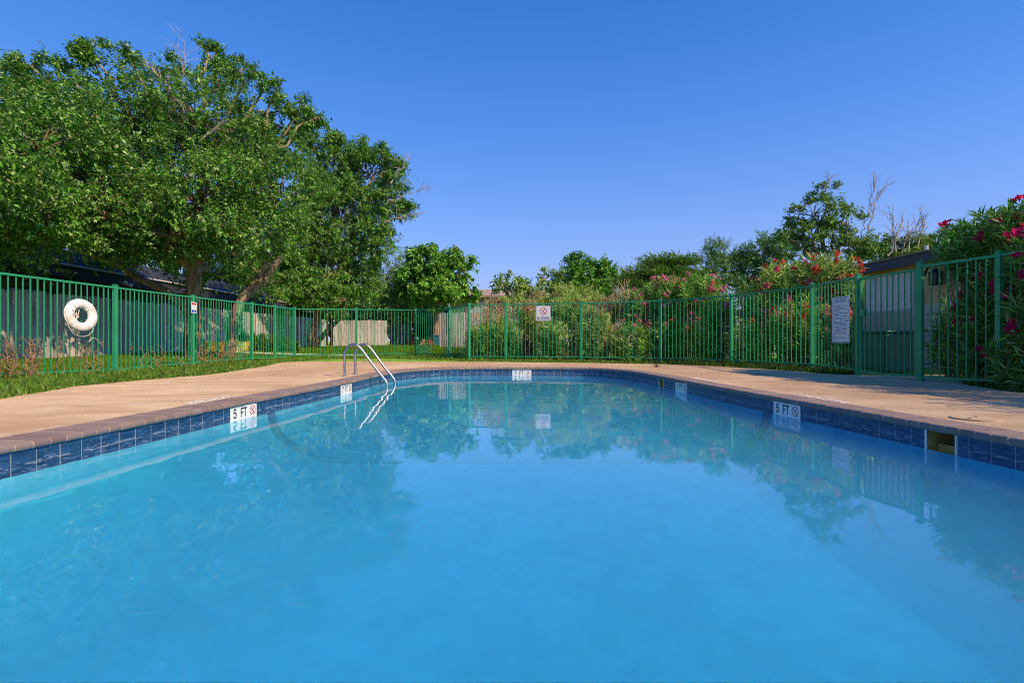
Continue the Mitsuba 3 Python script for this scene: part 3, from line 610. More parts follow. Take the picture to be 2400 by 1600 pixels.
B2 = [blob(770, 410, 29, 75, 70), blob(735, 340, 29, 50, 38), blob(865, 415, 29, 60, 60), blob(915, 470, 29, 40, 50, dens=.8), blob(800, 510, 29, 110, 90), blob(690, 560, 29, 100, 80), blob(870, 560, 29, 52, 60), blob(650, 635, 29, 70, 50), blob(760, 640, 28.5, 95, 70), blob(845, 655, 30, 52, 45), blob(740, 690, 27, 70, 30), blob(810, 700, 26.5, 60, 28), blob(930, 400, 29, 14, 22, dens=2), blob(950, 490, 29, 14, 18, dens=2), blob(850, 350, 29, 20, 18, dens=2), blob(895, 365, 29, 18, 18, dens=2), blob(800, 335, 29, 20, 16, dens=2)]
k, rg = tree('mulberry_tree', 'dense drooping tree standing before the pale board fence with a leaning trunk', (-11.3, 28.5, .2), (-10.4, 28, 3.0), .22, B2, 22, clumps=19, shoots=15, per=12, L=.5, ln=.135, wd=.07)
part(k, 'limb', tube(curve(np.array([(-11.0, 28.3, .3), (-10.0, 28.2, 1.4), (-9.0, 28.0, 2.2)]), 20), np.linspace(.16, .1, 21), 8), 'm_bark', smooth=True)
for a_, b_ in (((905, 480), (1000, 440)), ((915, 430), (960, 370)), ((900, 520), (985, 500))):
    part(k, 'dead_branch', dead_branch(rg, at(*a_, 26), at(*b_, 26), .035, 9, .6), 'm_deadwood')
GREY = [(0.258, 0.398, 0.152), (0.352, 0.492, 0.199), (0.199, 0.328, 0.130)]
tree('willow_tree', 'grey green feathery tree beside the dense drooping tree', at(925, 800, 42), at(925, 690, 42), .14, [blob(905, 640, 42, 55, 55), blob(960, 690, 42, 55, 38), blob(890, 700, 41, 50, 40), blob(1000, 710, 42, 45, 32)], 23, clumps=14, shoots=14, per=10, L=.7, ln=.20, wd=.05, pal=GREY, hang=.6)
BRIGHT = [(0.156, 0.362, 0.044), (0.206, 0.450, 0.069), (0.106, 0.269, 0.033), (0.325, 0.525, 0.125)]
tree('shade_tree', 'bright green rounded tree standing alone in front of the brown roof', at(1020, 800, 40), at(1025, 710, 40), .22, [blob(1005, 622, 40, 45, 40), blob(970, 660, 40, 36, 45), blob(1050, 660, 40, 36, 40), blob(1085, 625, 40, 22, 24), blob(1095, 672, 40, 22, 25, dens=.8), blob(1020, 690, 39, 55, 32), blob(1000, 595, 40, 16, 12, dens=2), blob(1065, 600, 40, 12, 12, dens=2)], 24, clumps=14, shoots=13, per=10, L=.6, ln=.24, wd=.17, pal=BRIGHT)
PALE = [(0.259, 0.388, 0.101), (0.370, 0.499, 0.157), (0.185, 0.315, 0.074)]
k, rg = tree('sapling', 'leafy shrub with upright shoots above the centre of the fence', at(1230, 815, 19), at(1230, 740, 19), .06, [blob(1190, 690, 19, 32, 22), blob(1240, 680, 19, 38, 28), blob(1290, 665, 19, 26, 30), blob(1285, 640, 19, 14, 20), blob(1172, 668, 19, 8, 18), blob(1192, 668, 19, 8, 18), blob(1215, 660, 19, 10, 16)], 25, clumps=34, shoots=5, per=8, L=.3, ln=.15, wd=.085, pal=PALE, every=3)
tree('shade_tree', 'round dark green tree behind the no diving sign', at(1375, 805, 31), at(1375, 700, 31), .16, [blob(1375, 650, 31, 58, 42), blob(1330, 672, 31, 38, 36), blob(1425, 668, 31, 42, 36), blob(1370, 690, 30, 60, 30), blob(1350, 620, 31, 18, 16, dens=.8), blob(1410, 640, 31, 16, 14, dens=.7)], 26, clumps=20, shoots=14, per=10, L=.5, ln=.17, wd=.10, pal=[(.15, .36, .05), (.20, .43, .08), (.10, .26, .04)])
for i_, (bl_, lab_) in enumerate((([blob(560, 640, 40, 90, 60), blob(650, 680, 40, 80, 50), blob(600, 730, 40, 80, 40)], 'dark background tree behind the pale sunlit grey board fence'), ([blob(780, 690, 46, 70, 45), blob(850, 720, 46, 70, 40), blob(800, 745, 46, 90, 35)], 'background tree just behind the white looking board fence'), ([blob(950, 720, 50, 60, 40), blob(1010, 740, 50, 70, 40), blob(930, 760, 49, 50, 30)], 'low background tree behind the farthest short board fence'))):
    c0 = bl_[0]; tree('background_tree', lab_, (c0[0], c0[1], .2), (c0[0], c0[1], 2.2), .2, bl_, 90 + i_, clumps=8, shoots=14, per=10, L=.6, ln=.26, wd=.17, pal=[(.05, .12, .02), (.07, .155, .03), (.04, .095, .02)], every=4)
# ---- juniper: flat layered sprays
def juniper(label, base, top, layers, seed):
    rg = np.random.default_rng(seed); key = thing('juniper_tree', label, 'tree'); ps, ds, ns, tws = [], [], [], []
    base, top = np.asarray(base, float), np.asarray(top, float)
    part(key, 'trunk', limb(rg, base, top, .16, .05, sag=0, n=8, sides=9), 'm_bark', smooth=True)
    for (x, y, z, rx, ry, rz) in layers:
        o_ = np.array([np.interp(z, [base[2], top[2]], [base[0], top[0]]), base[1], z - .25 * rx])
        for _ in range(int(60 * rx)):
            e_ = np.array([x, y, z]) + sphere(rg, 1)[0] * np.array([rx, ry, rz]) * rg.uniform(.5, 1.08)
            tws.append(limb(rg, o_ + (e_ - o_) * .35, e_, .02, .004, sag=-.05, n=5, sides=3))
            m = 46; t = rg.uniform(.35, 1.05, m)[:, None]; dd = unit(e_ - o_)
            p = o_ + (e_ - o_) * t + rg.normal(size=(m, 3)) * np.array([.17, .17, .06])
            ps.append(p); ds.append(unit(dd + rg.normal(size=(m, 3)) * .55 + np.array([0, 0, .35]))); ns.append(unit(rg.normal(size=(m, 3)) * .5 + np.array([0, 0, 1])))
    p, d, n_ = np.vstack(ps), np.vstack(ds), np.vstack(ns); N = len(p); v, f = leaf_mesh(p, d, n_, rg.uniform(.12, .26, N), rg.uniform(.03, .06, N))
    part(key, 'crown', trimesh.Trimesh(v, f, process=False), 'm_leaf', color=colours(rg, N, [(.17, .32, .05), (.24, .40, .07), (.10, .20, .035)]), stuff=True)
    part(key, 'twigs', cat(tws), 'm_twig', stuff=True)
JL = [(*at(1560, 612, 27), 1.7, 1.6, .28), (*at(1520, 640, 27), 1.9, 1.8, .35), (*at(1590, 640, 27), 1.8, 1.8, .35), (*at(1480, 665, 27), 1.3, 1.4, .35), (*at(1550, 670, 26.5), 2.2, 1.8, .4), (*at(1630, 665, 27), 1.7, 1.6, .4), (*at(1500, 695, 26.5), 1.8, 1.6, .45), (*at(1600, 700, 26.5), 2.0, 1.6, .45)]
juniper('dark layered juniper with flat feathery sprays behind the pink oleander', at(1565, 805, 27), at(1565, 615, 27), JL, 31)
AIRY = [(0.182, 0.344, 0.092), (0.254, 0.446, 0.132), (0.121, 0.254, 0.061)]
B8 = [blob(1700, 600, 29, 55, 30, dens=.7), blob(1660, 640, 29, 50, 40, dens=.7), blob(1740, 640, 29, 55, 45, dens=.6), blob(1800, 590, 28, 55, 35, dens=.7), blob(1840, 580, 28, 45, 30, dens=.7), blob(1830, 640, 28, 60, 45, dens=.7), blob(1780, 680, 28, 70, 40, dens=.7)]
tree('locust_tree', 'airy fine leaved tree with sky showing through behind the red oleander', at(1750, 805, 29), at(1750, 680, 29), .13, B8, 32, clumps=30, shoots=13, per=18, L=.55, ln=.10, wd=.05, pal=AIRY)
B9 = [blob(1905, 500, 21, 42, 38, dens=.8), blob(1945, 465, 21, 28, 30, dens=.7), blob(1870, 505, 21, 28, 28, dens=.7), blob(1975, 510, 21, 40, 40, dens=.7), blob(1900, 560, 21, 50, 40), blob(1965, 570, 21, 55, 40), blob(1850, 560, 21, 35, 30, dens=.8), blob(2020, 590, 21, 45, 32, dens=.8)]
k, rg = tree('elm_tree', 'tall broken crowned tree with bare dead tops above the red oleander', at(1960, 805, 21), at(1955, 620, 21), .14, B9, 33, clumps=26, shoots=12, per=10, L=.35, ln=.10, wd=.07, pal=[(.18, .31, .06), (.25, .40, .10), (.13, .23, .045)])
for a_, b_ in (((1930, 470), (1945, 400)), ((2035, 540), (2050, 425)), ((2040, 510), (2075, 430)), ((2020, 560), (2040, 470)), ((1990, 600), (1985, 520))):
    part(k, 'dead_branch', dead_branch(rg, at(*a_, 20.6), at(*b_, 20.6), .03, 8, .45), 'm_deadwood')
B10 = [blob(2070, 590, 23, 50, 28), blob(2130, 590, 23, 50, 28), blob(2190, 580, 23, 45, 26), blob(2240, 590, 23, 40, 30), blob(2110, 625, 22.5, 60, 25)]
k, rg = tree('elm_tree', 'half bare twiggy tree just above the dark roof edge', at(2130, 805, 23), at(2130, 640, 23), .14, B10, 34, clumps=34, shoots=13, per=10, L=.4, ln=.12, wd=.07, pal=[(.18, .31, .06), (.25, .40, .10), (.13, .23, .045)])
for a_, b_ in (((2100, 590), (2090, 500)), ((2130, 590), (2160, 495)), ((2080, 600), (2120, 510)), ((2150, 580), (2170, 500)), ((2110, 620), (2130, 530))):
    part(k, 'dead_branch', dead_branch(rg, at(*a_, 22), at(*b_, 22), .035, 12, .5), 'm_deadwood')

# ---- oleanders and hedge shrubs
OLE = [(0.220, 0.437, 0.067), (0.306, 0.568, 0.098), (0.144, 0.319, 0.048), (0.547, 0.744, 0.240)]
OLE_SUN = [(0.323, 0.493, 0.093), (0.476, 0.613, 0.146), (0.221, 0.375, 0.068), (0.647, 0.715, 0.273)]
DRY = [(.46, .33, .18), (.56, .42, .25), (.36, .24, .12), (.42, .37, .14)]
RED = [(.60, .05, .035), (.66, .10, .06), (.55, .04, .05)]; PINK = [(.68, .16, .28), (.74, .28, .38), (.60, .10, .22)]; CRIM = [(.55, .01, .09), (.60, .03, .13)]
def flower(rg, c_, pal, nf=9, r=.028, spread=.033):
    ps, ds, ns = [], [], []
    for _ in range(nf):
        o_ = c_ + rg.normal(size=3) * spread; ax = unit(rg.normal(size=3) + np.array([-.2, -.5, .8])); a = unit(np.cross(ax, [.3, 1, .1])); b = np.cross(ax, a)
        for q in range(5):
            an = q * 1.2566; ps.append(o_); ds.append(unit(math.cos(an) * a + math.sin(an) * b + ax * .35)); ns.append(ax)
    n_ = len(ps); v, f = leaf_mesh(np.array(ps), np.array(ds), np.array(ns), np.full(n_, r * 1.5), np.full(n_, r * 1.25), .05, .1)
    return trimesh.Trimesh(v, f, process=False), colours(rg, n_, pal, .12)
def oleander(name, label, base, blobs, seed, shoots=150, pal=OLE, weights=None, ln=.15, wd=.024, L=.5, whorls=8, flowers=(), dry=0.0, stems=24, cat_='shrub', up=.75, nf=9):
    """blobs as for trees; shoots per square metre of blob shell; flowers: (pal, count, min height share, size)."""
    rg = np.random.default_rng(seed); key = thing(name, label, cat_)
    ps, ds, ns, tips, tdir, outer = [], [], [], [], [], []; st = []
    base = np.asarray(base, float)
    for (x, y, z, rx, ry, rz, *dens) in blobs:
        dens = dens[0] if dens else 1.0
        m = int(shoots * (rx * ry * rz) ** (2 / 3) * dens); u_ = sphere(rg, m); rad = rg.uniform(.35, 1.03, (m, 1)) ** .45
        tip = np.array([x, y, z]) + u_ * np.array([rx, ry, rz]) * rad
        keep = tip[:, 2] > base[2] + .05; tip, u_ = tip[keep], u_[keep]; m = len(tip)
        sd = unit(u_ * .7 + np.array([0, 0, up]) + rg.normal(size=(m, 3)) * .3)
        tips.append(tip); tdir.append(sd); outer.append((rad[keep][:, 0] > .86) & (u_ @ unit(np.array([-x, 4 - y, 3.0])) > .15))
        per = whorls * 3; j = np.repeat(np.arange(m), per); w_ = np.tile(np.repeat(np.arange(whorls), 3), m); ph = np.tile(np.tile(np.arange(3) * 2.094, whorls), m) + w_ * 1.05 + np.repeat(rg.uniform(0, 6.28, m), per)
        a = unit(np.cross(sd, [.2, .1, 1.0])); b = np.cross(sd, a); t = (w_ + rg.uniform(-.3, .3, len(j))) / whorls
        rad_ = np.cos(ph)[:, None] * a[j] + np.sin(ph)[:, None] * b[j]; open_ = (1.15 - .75 * t)[:, None]
        ps.append(tip[j] - sd[j] * ((1 - t) * L)[:, None]); ds.append(unit(sd[j] * .75 + rad_ * open_ + rg.normal(size=(len(j), 3)) * .12 - np.array([0, 0, .12]))); ns.append(unit(sd[j] * 1.0 - rad_ * .3 + rg.normal(size=(len(j), 3)) * .2))
        for q in rg.choice(m, min(m, max(4, int(stems * dens))), replace=False):
            b0 = np.array([x + rg.normal(0, .25 * rx), y + rg.normal(0, .25 * ry), base[2]]); st.append(limb(rg, b0, tip[q], .016, .005, sag=.06, n=6, sides=4))
    p, d, n_ = np.vstack(ps), np.vstack(ds), np.vstack(ns); N = len(p); sz = np.exp(rg.normal(0, .22, N)); col = colours(rg, N, pal, .22, weights)
    if dry > 0:
        field = meshkit.fbm(p * 1.6, 3, seed); q = np.repeat((field > np.quantile(field, 1 - dry)) & (rg.random(N) < .85), 4); col[q] = colours(rg, N, DRY, .2)[q]
    v, f = leaf_mesh(p, d, n_, ln * sz, wd * sz, .12, .12)
    part(key, 'foliage', trimesh.Trimesh(v, f, process=False), 'm_leaf', color=col, stuff=True)
    sm = cat(st); part(key, 'stems', sm, 'm_twig', stuff=True)
    tips, tdir, outer = np.vstack(tips), np.vstack(tdir), np.concatenate(outer)
    for fp, cnt, lo, size in flowers:
        zq = np.quantile(tips[:, 2], lo); good = np.where((tips[:, 2] > zq) & outer)[0]
        seeds_ = tips[rg.choice(good, max(1, cnt // 4))]; w2 = -np.min(np.linalg.norm(tips[good][:, None] - seeds_[None], axis=2), axis=1); good = good[np.argsort(-w2 + rg.normal(0, .35, len(good)))][:cnt * 3]
        for q in rg.choice(good, min(cnt, len(good)), replace=False):
            m, c_ = flower(rg, tips[q] + tdir[q] * .03, fp, nf, size); part(key, 'flower_cluster', m, 'm_petal', color=c_)
    return key, rg
def ob(px, py, Y, rpx, rypx, ry, dens=1.0): return blob(px, py, Y, rpx, rypx, ry, dens)
# centre hedge behind the fence
oleander('oleander', 'low dark green oleander under the straw coloured dead growth', (-.7, 18.0, 0), [ob(1130, 800, 17.5, 45, 45, .6), ob(1185, 790, 17.5, 45, 50, .6), ob(1110, 820, 17.5, 32, 26, .4), ob(1160, 760, 18.1, 40, 26, .5)], 41, shoots=480, pal=OLE)
oleander('oleander', 'yellowish green oleander right behind the no diving sign', (1.6, 17.6, 0), [ob(1290, 790, 17.1, 50, 55, .6), ob(1250, 740, 17.7, 45, 40, .6), ob(1340, 720, 17.5, 55, 40, .7), ob(1390, 770, 16.9, 50, 60, .6), ob(1320, 830, 17.1, 45, 25, .4), ob(1420, 720, 17.8, 45, 35, .6), ob(1240, 705, 18.6, 60, 32, .5), ob(1350, 695, 18.4, 62, 36, .6), ob(1175, 715, 18.4, 50, 24, .4)], 42, shoots=460, pal=OLE_SUN, dry=.30, ln=.14, wd=.03)
oleander('oleander', 'pink flowering oleander leaning over the long green fence', (5.0, 16.6, 0), [ob(1560, 700, 17, 60, 55, .9), ob(1630, 690, 16.4, 60, 50, .9), ob(1490, 720, 17.2, 40, 45, .7), ob(1570, 790, 16.6, 70, 60, .7), ob(1660, 780, 15.6, 60, 60, .7), ob(1480, 800, 16.6, 50, 50, .6), ob(1690, 720, 15.4, 40, 45, .6)], 43, shoots=330, ln=.18, wd=.036, pal=OLE, weights=(.35, .3, .15, .2), dry=.10, flowers=((PINK, 84, .3, .030), (RED, 8, .3, .03)))
oleander('oleander', 'red flowering oleander rising above the fence beside the pool rules sign', (7.8, 13, 0), [ob(1840, 670, 14.2, 75, 62, 1.0), ob(1930, 650, 13.6, 75, 58, 1.0), ob(1780, 720, 14.4, 50, 60, .8), ob(1880, 760, 13.2, 75, 75, .8), ob(1990, 690, 13, 45, 50, .7), ob(1760, 800, 14, 60, 55, .7), ob(1960, 790, 12.6, 50, 65, .6)], 44, shoots=330, ln=.18, wd=.036, pal=OLE_SUN, weights=(.3, .25, .3, .15), dry=.06, flowers=((RED, 80, .3, .031), (PINK, 34, .05, .031)))
oleander('oleander', 'tall dark oleander with crimson flowers spilling over the fence by the gate', (8.3, 7.6, 0), [ob(2330, 560, 8.2, 110, 75, .8), ob(2430, 540, 7.6, 110, 90, .9), ob(2400, 700, 7.5, 110, 110, .6), ob(2330, 740, 8.0, 75, 100, .5), ob(2450, 830, 7.0, 130, 90, .5), ob(2310, 840, 7.8, 60, 50, .4), ob(2240, 780, 9.0, 50, 110, .5, .7), ob(2520, 650, 6.6, 130, 180, .9), ob(2440, 740, 6.7, 70, 110, .4), ob(2410, 850, 6.9, 70, 60, .35), ob(2290, 610, 8.6, 60, 40, .5), ob(2250, 560, 9.2, 45, 40, .5, .7)], 45, shoots=300, pal=[(.13, .31, .045), (.18, .39, .07), (.085, .22, .035), (.30, .46, .16)], ln=.18, wd=.030, flowers=((CRIM, 60, .1, .036),), nf=6)
oleander('oleander', 'oleander along the side fence nearest the camera, shading the deck', (7.8, 3, 0), [(7.6, 4.7, 1.6, .9, 1.1, 1.35), (7.7, 2.9, 1.7, .95, 1.2, 1.4), (7.7, 1.0, 1.6, .95, 1.1, 1.4)], 46, shoots=150, pal=OLE)
# straw coloured dead growth
def dead_shrub(label, blobs, seed, n=900):
    rg = np.random.default_rng(seed); key = thing('dead_shrub', label, 'shrub'); ms, cols, lv = [], [], []
    for (x, y, z, rx, ry, rz, *_) in blobs:
        for _ in range(int(n * (rx * rz))):
            a = np.array([x, y, z]) + sphere(rg, 1)[0] * np.array([rx, ry, rz]) * rg.uniform(.1, 1) ** .5
            b = a + unit(rg.normal(size=3) * np.array([.5, .4, .8]) + np.array([0, 0, -.2])) * rg.uniform(.15, .5)
            m = limb(rg, a, b, .006, .002, sag=rg.uniform(-.1, .25), n=4, sides=3); ms.append(m); cols.append(np.tile(np.array([.58, .43, .26]) * rg.uniform(.6, 1.25), (len(m.vertices), 1)))
    part(key, 'stalks', cat(ms), 'm_drystem', color=np.vstack(cols), stuff=True)
dead_shrub('straw coloured dead growth matted along the top of the centre fence', [ob(1140, 740, 17.8, 50, 24, .4), ob(1200, 735, 17.9, 60, 30, .4), ob(1265, 740, 17.9, 50, 32, .4), ob(1215, 800, 17.6, 22, 45, .3), ob(1460, 690, 17, 28, 22, .4)], 51)
# clipped hedge and flowering clump on the lawn
HEDGE = [(.09, .19, .02), (.12, .24, .03), (.06, .13, .015)]
oleander('hedge_bush', 'bright green leafy bush at the foot of the pale board fence', (-11, 22.6, .15), [(-11.9, 23.2, .55, .9, .6, .55), (-11.0, 23.0, .5, .9, .6, .5), (-10.3, 23.2, .45, .7, .5, .45)], 52, shoots=420, pal=HEDGE, ln=.12, wd=.05, L=.3, whorls=5)
oleander('hedge_bush', 'rounded green bush seen through the angled fence run', (-6.8, 43.5, .3), [(-6.7, 43.5, 1.9, 1.25, 1.1, 1.15), (-7.6, 44, 1.6, .8, .9, .8)], 53, shoots=260, pal=[(.05, .12, .02), (.07, .155, .03), (.035, .085, .015)], ln=.14, wd=.06, L=.4, whorls=5)

# vines and dry stalks on the left fence
rg = np.random.default_rng(61)
def vine(label, y0, y1, n, hmax, seed):
    rg = np.random.default_rng(seed); key = thing('dry_vine', label, 'vine'); ms, cols = [], []; lp, ld, ln_ = [], [], []
    for _ in range(n):
        y = rg.uniform(y0, y1); hh = hmax * rg.uniform(.35, 1.0); pts = [(-8.12 + rg.normal(0, .03), y, 0)]
        for q in range(5): pts.append((-8.12 + rg.normal(0, .05), pts[-1][1] + rg.normal(0, .07), hh * (q + 1) / 5))
        pts = np.array(pts); m = tube(curve(pts, 20), .0045, 4); ms.append(m); cols.append(np.tile(np.array([.40, .23, .13]) * rg.uniform(.6, 1.2), (len(m.vertices), 1)))
        for _ in range(22):
            t = rg.uniform(.2, 1); lp.append([np.interp(t, np.linspace(0, 1, 6), pts[:, i]) for i in range(3)] + rg.normal(size=3) * .05); ld.append(rg.normal(size=3)); ln_.append(rg.normal(size=3) + [0.5, 0, .5])
    part(key, 'stalks', cat(ms), 'm_drystem', color=np.vstack(cols), stuff=True)
    N = len(lp); v, f = leaf_mesh(np.array(lp), np.array(ld), unit(np.array(ln_)), rg.uniform(.02, .05, N), rg.uniform(.012, .03, N))
    part(key, 'leaves', trimesh.Trimesh(v, f, process=False), 'm_leaf', color=colours(rg, N, [(.42, .22, .11), (.50, .30, .16), (.30, .14, .07), (.16, .17, .04)]), stuff=True)
vine('thick dry reddish vine tangle climbing the fence at its near end', 8.0, 8.8, 30, .75, 62)
vine('thin dry vine stalks on the fence below the life ring', 9.0, 10.2, 12, .7, 63)
vine('thin dry vine stalks on the fence past the life ring', 10.7, 12.9, 12, .6, 64)
vine('dry vine tangle on the fence beyond the small warning sign', 13.3, 15.6, 26, .8, 65)

# ------------------------------------------------------------------ grass
def grass(label, pts, hgt, seed, pal, wd=.006, name='grass'):
    rg = np.random.default_rng(seed); n_ = len(pts); z = gz(pts[:, 0], pts[:, 1]); p = np.column_stack([pts, z - .005])
    d = unit(np.column_stack([rg.normal(0, .45, n_), rg.normal(0, .45, n_), np.ones(n_)])); nn = sphere(rg, n_)
    hh = hgt * np.exp(rg.normal(0, .35, n_)); v, f = leaf_mesh(p, d, nn, hh, np.full(n_, wd) * np.exp(rg.normal(0, .3, n_)), .1, .3)
    k = numbered(name); put(k, trimesh.Trimesh(v, f, process=False), 'm_grass', color=colours(rg, n_, pal, .25)); labels[k] = {'label': label, 'category': 'grass', 'kind': 'stuff'}
def scatter(rg, poly, n):
    x0, y0, x1, y1 = poly.bounds; out = np.zeros((0, 2))
    while len(out) < n:
        q = np.column_stack([rg.uniform(x0, x1, n), rg.uniform(y0, y1, n)]); out = np.vstack([out, q[contains_xy(poly, q[:, 0], q[:, 1])]])
    return out[:n]
GR = [(0.120, 0.252, 0.026), (0.168, 0.324, 0.042), (0.084, 0.192, 0.024), (0.264, 0.324, 0.084)]
strip = Polygon([(-8.6, 3), (-8.6, 19), (-3.5, 20.1), (-1.2, 17.4), (4.6, 15.6), (6.1, 13.6), (6.85, 11), (6.6, 9.6), (5.4, 12.5), (4, 14), (0, 15.3), (-1.5, 16), (-3.2, 17.2), (-4.8, 17.8), (-6.2, 17.1), (-6.9, 15), (-5.5, 9), (-5.3, 3)]).difference(DECK.buffer(-.03))
near_ = strip.intersection(sbox(-9, 3, -5, 14)); rg = np.random.default_rng(71)
grass('weedy grass strip along the foot of the sunlit fence', np.vstack([scatter(rg, near_, 42000), scatter(rg, strip, 40000)]), .07, 72, GR, .009)
# broad leaved weeds in the near strip
q = scatter(rg, near_, 900); ps, ds, ns = [], [], []
for x, y in q:
    for _ in range(7): ps.append((x + rg.normal(0, .04), y + rg.normal(0, .04), gz(x, y) + rg.uniform(.01, .08))); ds.append(unit(np.array([rg.normal(), rg.normal(), .25]))); ns.append(unit(np.array([rg.normal(0, .3), rg.normal(0, .3), 1])))
N = len(ps); v, f = leaf_mesh(np.array(ps), np.array(ds), np.array(ns), rg.uniform(.03, .06, N), rg.uniform(.02, .04, N)); k = numbered('clover'); labels[k] = {'label': 'low broad leaved weeds in the grass strip', 'category': 'weeds', 'kind': 'stuff'}
put(k, trimesh.Trimesh(v, f, process=False), 'm_grass', color=colours(rg, N, [(.09, .20, .03), (.12, .26, .045), (.06, .15, .025)]))
grass('mown lawn grass between the green fence and the board fence', scatter(rg, sbox(-13, 6, -8.1, 21), 60000), .05, 73, [(.13, .25, .015), (.17, .31, .022), (.10, .20, .012)], .010)
grass('mown lawn grass beyond the far green fence', scatter(rg, Polygon([(-13, 22.4), (-8, 21.6), (-3.6, 20), (-1.5, 17.4), (3, 17), (3, 36), (-9, 37)]), 90000), .07, 74, [(.12, .24, .016), (.16, .30, .024), (.09, .19, .013)], .02)
strip_r = Polygon([(6.35, 7.6), (6.2, 6.6), (6.15, 4), (7.2, 4), (7.4, 7.6)]).difference(DECK.buffer(-.02))
grass('tufts of grass under the fence by the gate', np.vstack([scatter(rg, strip_r, 4000), scatter(rg, Polygon([(4.4, 14.2), (5.7, 12.6), (6.2, 10.8), (6.35, 9.8), (6.7, 9.8), (6.7, 11.3), (5.9, 13.6), (4.5, 15.2)]).difference(DECK.buffer(-.02)), 14000)]), .08, 75, [(.06, .13, .02), (.085, .17, .03), (.13, .16, .05)], .009)
soil = DECK.buffer(.12).difference(DECK.buffer(.002)).intersection(sbox(-8, 4.5, -5.0, 9.4)); soil = max(getattr(soil, 'geoms', [soil]), key=lambda g: g.area)
sm = plate(soil, .03); sm.apply_translation((0, 0, -.034)); k = struct('soil_edge', 'bare red soil along the edge of the deck'); put(k, sm, 'm_soil')
# a small plant in a deck joint and floating leaves
k = thing('deck_weed', 'tiny dark weed growing from the far deck', 'weed'); c_ = np.array([3.55, 12.55, 0.0]); rg = np.random.default_rng(77)
ps = c_ + rg.normal(size=(40, 3)) * [.04, .04, .02] * 1.0; ps[:, 2] = np.abs(ps[:, 2]) + .003; v, f = leaf_mesh(ps, sphere(rg, 40) + [0, 0, .5], sphere(rg, 40), np.full(40, .05), np.full(40, .02)); part(k, 'leaves', trimesh.Trimesh(v, f, process=False), 'm_leafd', color=colours(rg, 40, [(.05, .05, .02), (.08, .07, .03)]))
part(k, 'stem', tube(np.array([c_, c_ + (0, 0, .03), c_ + (.01, 0, .06)]), .004, 5), 'm_twig')
for i in range(16):
    x, y = rg.uniform(-2.4, 2.9), rg.uniform(3.4, 11.5)
    if i < 11: x, y = rg.uniform(1.4, 2.7), rg.uniform(3.6, 10.5)
    k = thing('floating_leaf', 'small fallen leaf floating on the pool water', 'leaf', 'fallen leaves floating on the pool')
    a = rg.uniform(0, 6.28); s_ = rg.uniform(.6, 1.2)
    v, f = leaf_mesh(np.array([[x, y, WATER + .008]]), np.array([[math.cos(a), math.sin(a), .02]]), np.array([[0, 0, 1.0]]), [.05 * s_], [.022 * s_], .15, -.1)
    put(k, trimesh.Trimesh(v, f, process=False), 'm_leafd', color=colours(rg, 1, [(.42, .34, .16), (.36, .20, .09), (.45, .42, .25)]))

# ------------------------------------------------------------------ board fences
def boards(key, a, b, z0f, hgt, w=.145, seed=0):
    rg = np.random.default_rng(seed); a, b = np.array(a, float), np.array(b, float); L = np.linalg.norm(b - a); u_ = (b - a) / L; n_ = int(L / (w + .006)); ang = math.atan2(u_[1], u_[0])
    for i in range(n_):
        c_ = a + u_ * (i + .5) * (w + .006); h_ = hgt * rg.uniform(.985, 1.01); z = float(z0f(*c_)) ; hw = w / 2; t_ = .009
        pr = Polygon([(-hw, 0), (hw, 0), (hw, h_ - .04), (hw - .035, h_), (-hw + .035, h_), (-hw, h_ - .04)])
        m = plate(pr, 2 * t_); m.apply_transform(np.array([[1, 0, 0, 0], [0, 0, -1, 0], [0, 1, 0, 0], [0, 0, 0, 1.0]]))
        part(key, 'board', m, 'm_wood', M=move(c_[0], c_[1], z, ang + rg.normal(0, .01)) @ np.array([[1, 0, rng.normal(0, .004), 0], [0, 1, rg.normal(0, .006), 0], [0, 0, 1, 0], [0, 0, 0, 1]]))
    for zr in (.35, 1.45):
        c_ = (a + b) / 2; part(key, 'rail', boxm(-L / 2, L / 2, -.02, .02, zr - .045, zr + .045), 'm_wood', M=move(c_[0] - u_[1] * -.0 , c_[1], float(z0f(*c_)) , ang) @ move(0, .035, 0))
g0 = lambda x, y: gz(np.array(x), np.array(y)) + .02
k = thing('board_fence', 'dark shaded weathered board fence under the huge spreading tree', 'fence'); boards(k, (-13.3, 9), (-13.1, 24.2), g0, 1.86, seed=81)
k = thing('board_fence', 'pale sunlit grey board fence behind the bright green leafy bush', 'fence'); boards(k, (-13.1, 24.3), (-12.9, 35.5), g0, 1.84, seed=82)
k = thing('board_fence', 'white looking board fence facing the pool across the lawn', 'fence'); boards(k, (-12.8, 36.6), (-9.0, 37.2), g0, 1.86, seed=83)
k = thing('board_fence', 'farthest short board fence next to the red painted border', 'fence'); boards(k, (-10.4, 43.6), (-8.6, 44.2), g0, 1.86, seed=84)
k = thing('wood_screen', 'brown wooden screen behind the dead growth at the angled fence', 'fence'); boards(k, (-4.2, 29.5), (-.6, 29), g0, 2.0, seed=85)

k = thing('board_fence', 'shaded brown board fence behind the pink and red oleanders', 'fence'); boards(k, (4.5, 22.5), (15.5, 19), g0, 1.9, seed=86)
